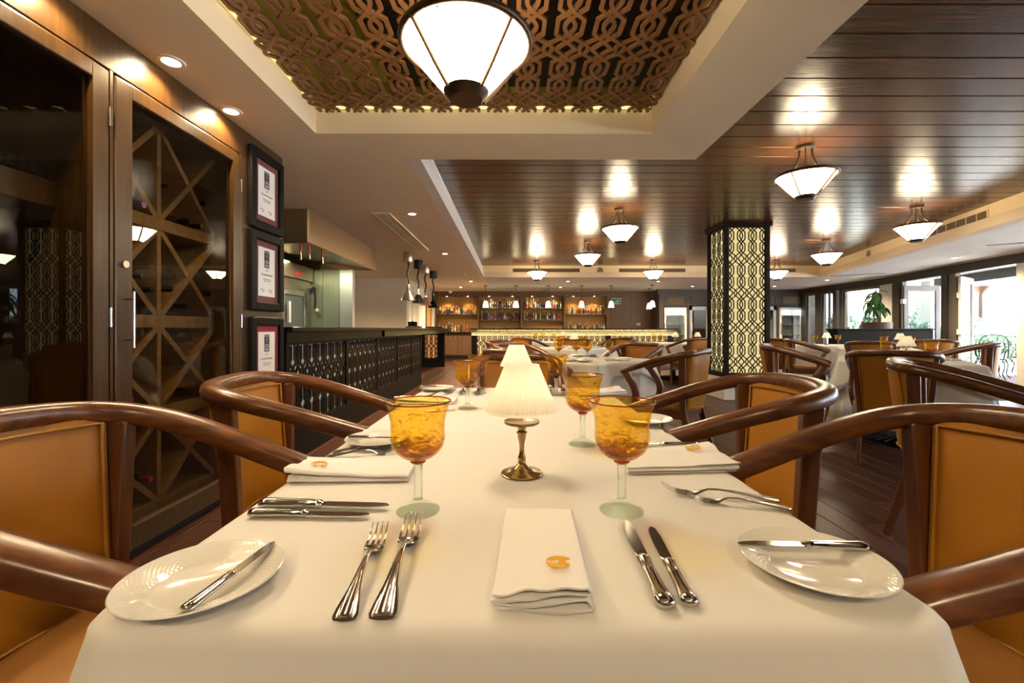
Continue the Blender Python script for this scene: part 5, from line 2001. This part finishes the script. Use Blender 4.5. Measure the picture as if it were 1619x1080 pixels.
def make_knife():
    """unit knife, 0.2 m long along +Y, handle end at the origin"""
    ctrl = [(0, .003, .003, .0), (.003, .0100, .0062, .0), (.012, .0112, .0066, .0), (.030, .0092, .0060, .0008), (.060, .0082, .0056, .001), (.088, .0078, .0052, .001), (.090, .0090, .0060, .001), (.094, .0090, .0060, .001), (.096, .0060, .0042, .001), (.100, .0055, .0030, .001)]
    hb = MB()
    hb.sweep([(x, y, .0064) for y, w, t, x in ctrl], lambda i: [(ctrl[i][1] * math.cos(2 * PI * q / 14), ctrl[i][2] * math.sin(2 * PI * q / 14)) for q in range(14)])
    for s_ in (-1, 1):
        hb.tube([(s_ * .0045, .014, .0112), (s_ * .0034, .045, .0110), (s_ * .0030, .084, .0106)], .0012, 6)
    for k in range(2):
        hb.tube([((.0085 - .002 * k) * math.cos(a), .0045 + .004 * k + .004 * abs(math.sin(a)), .0064 + (.0058) * math.sin(a)) for a in [PI * q / 8 for q in range(9)]], .0011, 6, (0, 1, 0))
    bl = MB()
    out = [(-.0060, .096), (.0060, .096), (.0092, .104), (.0102, .14), (.0098, .170), (.0078, .188), (.0040, .198), (.0008, .2), (-.0046, .194), (-.0066, .17), (-.0068, .104)]
    n = len(out)
    vs = [(x, y, .0064 + .0010) for x, y in out] + [(x, y, .0064 - .0010) for x, y in out]
    fs = [tuple(range(n)), tuple(range(2 * n - 1, n - 1, -1))] + [(i, n + i, n + (i + 1) % n, (i + 1) % n) for i in range(n)]
    bl.add(vs, fs)
    r = thing('knife', '', 'knife', (0, 0, 0), 0, 'polished knives')
    hb.build('handle', M['silver'], r, smooth=60)
    bl.build('blade', M['silver'], r, bevel=.0006, bseg=1)
    return r


f0, k0 = make_fork(), make_knife()
used = {'fork': False, 'knife': False}


def lay(kind, a, b, lab, za=TZ + .001, zb=None, flip=False):
    """place a fork or knife with its handle end at a and its tip at b"""
    zb = za if zb is None else zb
    proto = f0 if kind == 'fork' else k0
    dx, dy, dz = b[0] - a[0], b[1] - a[1], zb - za
    L = math.sqrt(dx * dx + dy * dy + dz * dz)
    rot = (math.asin(dz / L), 0, math.atan2(dy, dx) - PI / 2)
    s_ = L / .2
    if not used[kind]:
        used[kind] = True
        o = proto
        o.location = (a[0], a[1], za)
        o.rotation_euler = rot
        o['label'] = lab
    else:
        o = dup(proto, (a[0], a[1], za), rot, lab)
    o.scale = (s_, s_, s_) if not flip else (-s_, s_, s_)
    return o


lay('fork', TP(543, 978), TP(602, 840), 'short dessert fork lying outermost of the near pair, tines away from the camera')
lay('fork', TP(603, 976), TP(655, 827), 'long dinner fork beside the short one, pointing at the near cabinet-side goblet')
lay('knife', TP(1055, 962), TP(990, 826), 'dinner knife pointing at the foot of the near window-side goblet', flip=True)
lay('knife', TP(1093, 958), TP(1030, 835), 'shorter knife lying outside the dinner knife at the near setting', flip=True)
lay('knife', TP(411, 797), TP(616, 801), 'long knife by the napkin on the cabinet side, upper of the two')
lay('knife', TP(394, 812), TP(585, 815), 'shorter knife on the cabinet side, lower of the two')
lay('fork', TP(526, 714), TP(634, 706), 'fork nearer the plate, cabinet side, its tines behind the goblet')
lay('fork', TP(515, 722), TP(631, 713), 'fork nearer the napkin, cabinet side, its tines behind the goblet')
lay('fork', TP(1230, 791), TP(1046, 776), 'fork on the window side, farther from the camera of the two')
lay('fork', TP(1250, 804), TP(1086, 788), 'fork on the window side, closer to the bread plate of the two')
lay('knife', TP(1105, 704), TP(985, 703), 'knife beyond the window-side napkin, upper of the two')
lay('knife', TP(1107, 710), TP(992, 711), 'knife beyond the window-side napkin, lower of the two')
zk = TZ + .0145
lay('knife', TP(290, 970, .776), TP(433, 857, .781), 'butter knife lying across the bread plate nearest the cabinet', zk, zk + .003)
lay('knife', TP(1373, 867, .778), TP(1166, 863, .778), 'butter knife lying across the bread plate nearest on the window side', zk + .001, zk + .001)
lay('knife', TP(551, 692, .778), TP(632, 693, .778), 'butter knife across the plate behind the cabinet-side goblet', zk + .001, zk + .001)
lay('knife', TP(664, 612, .778), TP(716, 612, .778), 'butter knife across the far cabinet-side plate', zk + .001, zk + .001)
lay('fork', TP(668, 630), TP(718, 619), 'fork beside the far cabinet-side bread plate')
lay('knife', TP(672, 650), TP(720, 648), 'knife half hidden by the near cabinet-side goblet, before the far napkin')
lay('fork', TP(740, 612), TP(726, 625), 'fork of the far head setting beside the cabinet-side goblets')
lay('fork', TP(762, 612), TP(752, 626), 'second fork of the far head setting, next to the table lamp')
lay('knife', TP(869, 612), TP(868, 626), 'knife of the far head setting, on the lamp side of the goblet')
lay('knife', TP(890, 612), TP(893, 626), 'knife of the far head setting, outside the goblet')


# folded napkins: serpentine of cloth extruded along +Y, open folds at the -Y end
def make_napkin(seed=1):
    r = thing('napkin', '', 'napkin', (0, 0, 0), 0, 'folded white napkins with gold emblem')
    w, L, t = .050, .118, .0021
    layers = 4
    path = []
    gap = .0050
    for k in range(layers):
        z = t + k * gap
        xs_ = [-w + 2 * w * i / 14 for i in range(15)]
        if k % 2:
            xs_ = xs_[::-1]
        path += [(x, z) for x in xs_]
        if k < layers - 1:
            e = xs_[-1]
            sg = 1 if e > 0 else -1
            path += [(e + sg * gap * .42, z + gap * .22), (e + sg * gap * .5, z + gap * .5), (e + sg * gap * .42, z + gap * .78)]
    rr = random.Random(seed)
    n = len(path)
    ny = 22
    vs, fs = [], []
    for j in range(ny + 1):
        v = j / ny
        y = -L + 2 * L * v
        fl = (1 - v) ** 2.2
        row = []
        for i, (x, z) in enumerate(path):
            hfac = z / (gap * layers)
            lift = fl * hfac * (.013 * max(0.0, (x + w) / (2 * w)) ** 1.5 + .003)
            wv = fl * hfac * .0022 * math.sin(x * 150 + z * 900 + 1.0) + .0006 * math.sin(y * 60 + x * 40)
            sq = 1 - .25 * (1 - fl) * hfac
            row.append(Vector((x + .0025 * fl * math.sin(z * 700), y - .004 * fl * math.sin(x * 60 + z * 300), max(.0012, z * sq + lift + wv * hfac))))
        top_, bot = [], []
        for i in range(n):
            a, b = row[max(i - 1, 0)], row[min(i + 1, n - 1)]
            d = Vector((b.x - a.x, 0, b.z - a.z))
            d.normalize()
            nn = Vector((-d.z, 0, d.x)) * (t * .5)
            top_.append(row[i] + nn)
            bot.append(row[i] - nn)
        vs += top_ + bot[::-1]
    m_ = 2 * n
    for j in range(ny):
        for i in range(m_):
            k = (i + 1) % m_
            fs.append((j * m_ + i, j * m_ + k, (j + 1) * m_ + k, (j + 1) * m_ + i))
    fs.append(tuple(range(m_)))
    fs.append(tuple(range((ny + 1) * m_ - 1, ny * m_ - 1, -1)))
    MB().add(vs, fs).build('folded_cloth', M['linen2'], r, smooth=50)
    # embroidered C emblem
    ex, ey = .022, -.066
    zt = lambda y: .0215 * (1 - .20 * (1 - ((L - y) / (2 * L)) ** 2.2)) + ((L - y) / (2 * L)) ** 2.2 * .0125
    e = MB()

    def arc(a, b, t0, t1, rad, cx_=0, cy_=0, n=18):
        pts = []
        for q in range(n + 1):
            th = t0 + (t1 - t0) * q / n
            x, y = cx_ + a * math.cos(th), cy_ + b * math.sin(th)
            yy = ey + y
            pts.append((ex + x, yy, zt(yy) + .0010))
        e.tube(pts, rad, 6)
    arc(.0150, .0150, .60, 2 * PI - .80, .0009)
    arc(.0128, .0128, .55, 2 * PI - .95, .0006)
    arc(.0104, .0104, .6, 2 * PI - 1.5, .0010)
    arc(.0072, .0068, .7, 2 * PI - .5, .0006)
    for q in range(5):
        arc(.0060 - q * .0008, .0012, 0, PI, .0005, .0035, -.0060 + q * .0026, 8)
    arc(.0026, .0022, 0, 2 * PI, .0007, .0085, -.0062)
    e.build('emblem', M['gold_thread'], r, smooth=70)
    return r


n0 = make_napkin()
NAP = [(.036, .583, math.radians(-2.5), (1, 1, 1), 'folded white napkin with gold emblem in front of the camera, open folds towards it'),
       (-.322, .915, -PI / 2 + .03, (1.05, 1, 1), 'folded white napkin with gold emblem on the cabinet side, behind the near goblet'),
       (.352, .985, PI / 2 + .06, (1.35, 1, 1), 'folded white napkin with gold emblem on the window side, behind the near goblet'),
       (-.345, 1.80, -PI / 2, (1, 1, 1), 'folded white napkin at the far cabinet-side setting'),
       (.395, 2.02, PI / 2 + .25, (1, 1, 1), 'folded white napkin at the far window-side corner'),
       (.03, 2.17, PI, (.8, .7, .8), 'folded white napkin hidden behind the table lamps at the head setting')]
for i, (x, y, a, s_, lab) in enumerate(NAP[:5]):
    if i == 0:
        o = n0
        o.location = (x, y, TZ + .0005)
        o.rotation_euler = (0, 0, a)
        o['label'] = lab
    else:
        o = dup(n0, (x, y, TZ + .0005), a, lab)
    o.scale = s_

# settings on the far tables
for k, spots in (('F', [(-.34, -.05), (.05, -.36), (.36, .12), (-.02, .36)]), ('G', [(-.30, -.2), (.2, -.32), (.33, .15)]), ('T2', [(.02, -.30), (-.30, .1), (.32, .2)]), ('T4', [(0, -.3), (-.3, 0)])):
    nm = {'F': 'diagonal middle table', 'G': 'second diagonal table', 'T2': 'fluted lamp table', 'T4': 'second window-side table'}[k]
    for i, (u, v) in enumerate(spots):
        X, Y = on_table(k, u, v)
        ang = math.atan2(v, u) + TAB[k][2] + PI / 2
        o = dup(n0, (X, Y, ZT), ang + PI, 'white folded napkin, %s going round the %s' % (ORD[i], nm))
        o.scale = (.95, .8, 1.1)
        pu, pv = rot2(.17, .02, ang)
        tag(obj('bread_plate', plate_me, None, (X + pu, Y + pv, ZT)), 'white bread plate, %s going round the %s' % (ORD[i], nm), 'plate', 'basket-weave bread plates')
        fu, fv = rot2(-.10, -.08, ang)
        gu, gv = rot2(-.10, .10, ang)
        lay('fork', (X + fu, Y + fv), (X + gu, Y + gv), 'fork, %s going round the %s' % (ORD[i], nm), ZT)
        fu, fv = rot2(.09, -.08, ang)
        gu, gv = rot2(.09, .10, ang)
        lay('knife', (X + fu, Y + fv), (X + gu, Y + gv), 'knife, %s going round the %s' % (ORD[i], nm), ZT)

# ------------------------------------------------------------------ black planter wall and plant
pwx = MB()
ang = math.atan2(-1.0, 2.6)
pr = thing('planter_wall', 'low black lacquer planter wall in front of the windows', 'divider', (7.80, 9.40, 0), -.06)
MB().box(-.95, .95, -.16, .16, 0, 1.035).build('body', M['black_satin'], pr, bevel=.006)
MB().box(-.98, .98, -.19, .19, 1.035, 1.065).build('top_slab', M['black_satin'], pr, bevel=.006)
pt = thing('potted_dracaena', 'potted broad-leaved plant on a stand behind the black planter wall', 'plant', (8.85, 10.75, 0))
MB().lathe([(.001, 0), (.30, 0), (.30, .85), (.001, .85)], 24).build('stand', M['dark_panel'], pt, smooth=40)
MB().lathe([(.001, .85), (.22, .85), (.30, 1.0), (.305, 1.22), (.285, 1.22), (.27, 1.17), (.001, 1.17)], 28).build('pot', M['pot'], pt, smooth=40)
canes = [((0, 0, 1.15), (.02, .0, 1.55), (.0, .02, 2.02)), ((.06, .02, 1.15), (.10, .03, 1.5), (.12, .02, 1.80)), ((-.05, -.03, 1.15), (-.10, -.04, 1.45), (-.16, -.02, 1.72))]
for c in canes:
    MB().tube(smooth_path(c, 4), .014, 8).build('cane', M['trunk'], pt, smooth=60)


def leaf_mesh(L, w, droop):
    vs, fs = [], []
    n = 7
    for i in range(n + 1):
        t = i / n
        y = L * t * (1 - .25 * droop * t)
        z = L * (.35 * t - droop * t * t)
        hw = w * math.sin(PI * min(1, .06 + .94 * t)) ** .8
        vs += [(-hw, y, z - hw * .0), (0, y, z - hw * .35), (hw, y, z)]
    for i in range(n):
        a = i * 3
        fs += [(a, a + 1, a + 4, a + 3), (a + 1, a + 2, a + 5, a + 4)]
    return MB().add(vs, fs).mesh('leaf', M['leaf'], smooth=70)


lms_ = [leaf_mesh(.36, .055, .95), leaf_mesh(.33, .060, 1.25), leaf_mesh(.28, .05, .7)]
rl = random.Random(4)
for c in canes:
    top_ = Vector(c[2])
    low = Vector(c[1])
    for k in range(12):
        t = rl.uniform(.0, 1) ** .7
        p_ = low.lerp(top_, t)
        obj('leaf', rl.choice(lms_), pt, p_, (rl.uniform(-.5, .35), rl.uniform(-.2, .2), k * 2.4 + rl.uniform(-.3, .3)))

# ------------------------------------------------------------------ terrace outside
gnd = struct(MB().box(11.5 - 2.9, 40, -20, 45, -.2, -.02).build('terrace', M['pave']))
bld = struct(MB().box(22, 22.5, -6, 40, 0, 7).build('wall_outside', M['ext_white']))
beam = MB()
beam.prism([(9.6, 5.0), (9.75, 5.0), (11.2, 11.6), (11.05, 11.6)], 2.16, 2.36)
struct(beam.build('trim_12', M['dark_frame']))
post = struct(MB().box(11.35, 11.65, 12.0, 12.3, 0, 3.2).build('pillar_outside', M['ext_white']))


def leaf_cloud(name, blobs, n, size, mat, seed, parent=None):
    rr = random.Random(seed)
    vs, fs = [], []
    for k in range(n):
        c, rad = rr.choice(blobs)
        d = Vector((rr.gauss(0, 1), rr.gauss(0, 1), rr.gauss(0, 1)))
        d.normalize()
        p_ = Vector(c) + Vector((d.x * rad[0], d.y * rad[1], d.z * rad[2])) * rr.uniform(.55, 1.0)
        ax = Vector((rr.gauss(0, 1), rr.gauss(0, 1), rr.gauss(0, .7))).normalized()
        bx = ax.cross(Vector((rr.gauss(0, 1), rr.gauss(0, 1), rr.gauss(0, 1)))).normalized()
        s_ = size * rr.uniform(.6, 1.3)
        b = len(vs)
        vs += [p_ - ax * s_, p_ + bx * s_ * .45, p_ + ax * s_, p_ - bx * s_ * .45]
        fs.append((b, b + 1, b + 2, b + 3))
    o = MB().add(vs, fs).build(name, mat, parent)
    o['kind'] = 'stuff'
    return o


SHR = [((10.9, 13.1, 0), .5, 1.45, 'bushy green shrub outside the middle far window'), ((10.6, 11.95, 0), .3, 1.35, 'bushy green shrub outside the big pane behind the plant'),
       ((11.0, 14.7, 0), .5, 1.5, 'green shrub outside the narrow far window'), ((10.85, 11.25, 0), .3, 1.2, 'green shrub outside beside the half-open glazed leaf'), ((12.1, 12.8, 0), .32, 1.7, 'tall climbing shrub seen through the half-open glazed leaf')]
for i, ((x, y, z), rd, h, lab) in enumerate(SHR):
    r = thing('shrub', lab, 'shrub', (x, y, 0), 0, 'shrubs outside the windows')
    MB().tube([(0, 0, 0), (.03, .02, h * .5), (0, .05, h * .8)], .02, 6).build('stem', M['trunk'], r)
    leaf_cloud('foliage', [((0, 0, h * .35), (rd, rd, h * .35)), ((.1, -.1, h * .7), (rd * .7, rd * .7, h * .35)), ((-.15, .2, h * .75), (rd * .5, rd * .5, h * .3))], 1500, .06, M['leaf2'], 50 + i, r)
# flowering creeper on a sloping bank beyond the doors
r = thing('flowering_creeper', 'green creeper with red flowers sloping down behind the terrace chairs', 'plant', (0, 0, 0))
blobs = []
for k in range(9):
    t = k / 8
    blobs.append(((15.0 + 3.8 * t, 14.4 - .2 * t, .9 + 1.45 * t), (.7, .4, .42)))
for k in range(4):
    blobs.append(((14.8 + .6 * k, 14.1, .5), (.65, .4, .55)))
leaf_cloud('foliage', blobs, 5200, .08, M['leaf2'], 77, r)
leaf_cloud('blossom', blobs, 240, .06, M['flower'], 78, r)
MB().tube([(14.8, 14.4, 0), (15.6, 14.4, .8), (17.2, 14.3, 1.6), (18.6, 14.2, 2.4)], .04, 6).build('stem', M['trunk'], r)
lp = thing('lamp_post', 'pale terrace lamp post with a flared ornate head beyond the open doors', 'lamp post', (16.4, 15.5, 0))
MB().tube([(0, 0, 0), (0, 0, 1.0), (0, 0, 2.3)], lambda k: (.09, .06, .05)[k], 12, (1, 0, 0)).build('post', M['bronze'], lp, smooth=50)
MB().lathe([(.05, 2.25), (.09, 2.32), (.17, 2.42), (.24, 2.55), (.22, 2.56), (.1, 2.45), (.001, 2.44)], 10).build('head', M['bronze'], lp, smooth=40)
ub = thing('parasol', 'big white canvas parasol outside the open doors', 'parasol', (13.2, 11.35, 0))
MB().lathe([(.001, 1.76), (.32, 1.69), (.62, 1.48), (.86, 1.18), (1.0, .90), (.98, .90), (.83, 1.16), (.60, 1.45), (.001, 1.72)], 8).build('canopy', M['canvas'], ub, smooth=20)
MB().cyl((0, 0, 0), (0, 0, 1.74), .03, 10).build('pole', M['white_trim'], ub, smooth=50)
MB().lathe([(.001, 0), (.3, 0), (.3, .06), (.001, .08)], 20).build('base', M['white_stone'], ub)


def make_iron_chair():
    r = thing('iron_chair', '', 'chair', (0, 0, 0), 0, 'wrought iron chairs on the terrace')
    bf = [(-.21, -.2, .44), (-.22, -.24, .7), (-.17, -.27, .90), (0, -.28, .95), (.17, -.27, .90), (.22, -.24, .7), (.21, -.2, .44)]
    MB().tube(smooth_path(bf, 4), .011, 8, (0, 1, 0)).build('back_frame', M['iron'], r, smooth=60)
    for k in range(3):
        c = Vector((-.11 + .11 * k, -.25, .68))
        MB().tube([c + Vector((.05 * math.sin(t * 2 * PI), 0, -.17 * math.cos(t * 2 * PI) * (.9 if k == 1 else .8))) for t in [q / 16 for q in range(16)]], .007, 6, (0, 1, 0), closed=True).build('back_scroll', M['iron'], r, smooth=60)
    MB().lathe([(.001, .425), (.22, .425), (.235, .44), (.22, .455), (.001, .46)], 28).build('seat', M['iron'], r, smooth=40)
    for sx in (-1, 1):
        MB().tube(smooth_path([(sx * .17, .16, .43), (sx * .21, .22, .3), (sx * .18, .20, .12), (sx * .23, .26, .012)], 4), .011, 8, (1, 0, 0)).build('leg', M['iron'], r, smooth=60)
        MB().tube(smooth_path([(sx * .18, -.17, .43), (sx * .21, -.22, .3), (sx * .19, -.22, .12), (sx * .24, -.30, .012)], 4), .011, 8, (1, 0, 0)).build('leg', M['iron'], r, smooth=60)
        MB().tube(smooth_path([(sx * .22, -.24, .70), (sx * .27, -.05, .68), (sx * .27, .16, .66), (sx * .22, .20, .60), (sx * .19, .17, .44)], 4), .010, 8, (1, 0, 0)).build('arm', M['iron'], r, smooth=60)
    return r


ic = make_iron_chair()
ICS = [(10.35, 9.55, 2.2, 'wrought iron chair just beyond the open glazed leaf'), (10.95, 10.05, 3.3, 'wrought iron chair, second along behind the lone armchair'), (11.55, 10.1, 3.0, 'wrought iron chair, third along behind the lone armchair'),
       (11.9, 9.5, 2.2, 'wrought iron chair partly behind the third one on the terrace'), (10.35, 8.55, 4.2, 'wrought iron chair closest to the pale pillar, at the picture edge'), (9.80, 10.2, .8, 'wrought iron chair seen through the folded white-lit leaf')]
for i, (x, y, a, lab) in enumerate(ICS):
    if i == 0:
        ic.location = (x, y, -.02)
        ic.rotation_euler = (0, 0, a)
        ic['label'] = lab
    else:
        dup(ic, (x, y, -.02), a, lab)
tb = thing('terrace_table', 'round wrought iron table among the terrace chairs', 'table', (11.25, 9.2, -.02))
MB().lathe([(.001, .70), (.42, .70), (.43, .715), (.42, .73), (.001, .73)], 32).build('top', M['iron'], tb, smooth=40)
MB().cyl((0, 0, .02), (0, 0, .70), .03, 10).build('pedestal', M['iron'], tb, smooth=50)
MB().lathe([(.001, 0), (.24, 0), (.20, .03), (.001, .05)], 20).build('foot', M['iron'], tb, smooth=40)
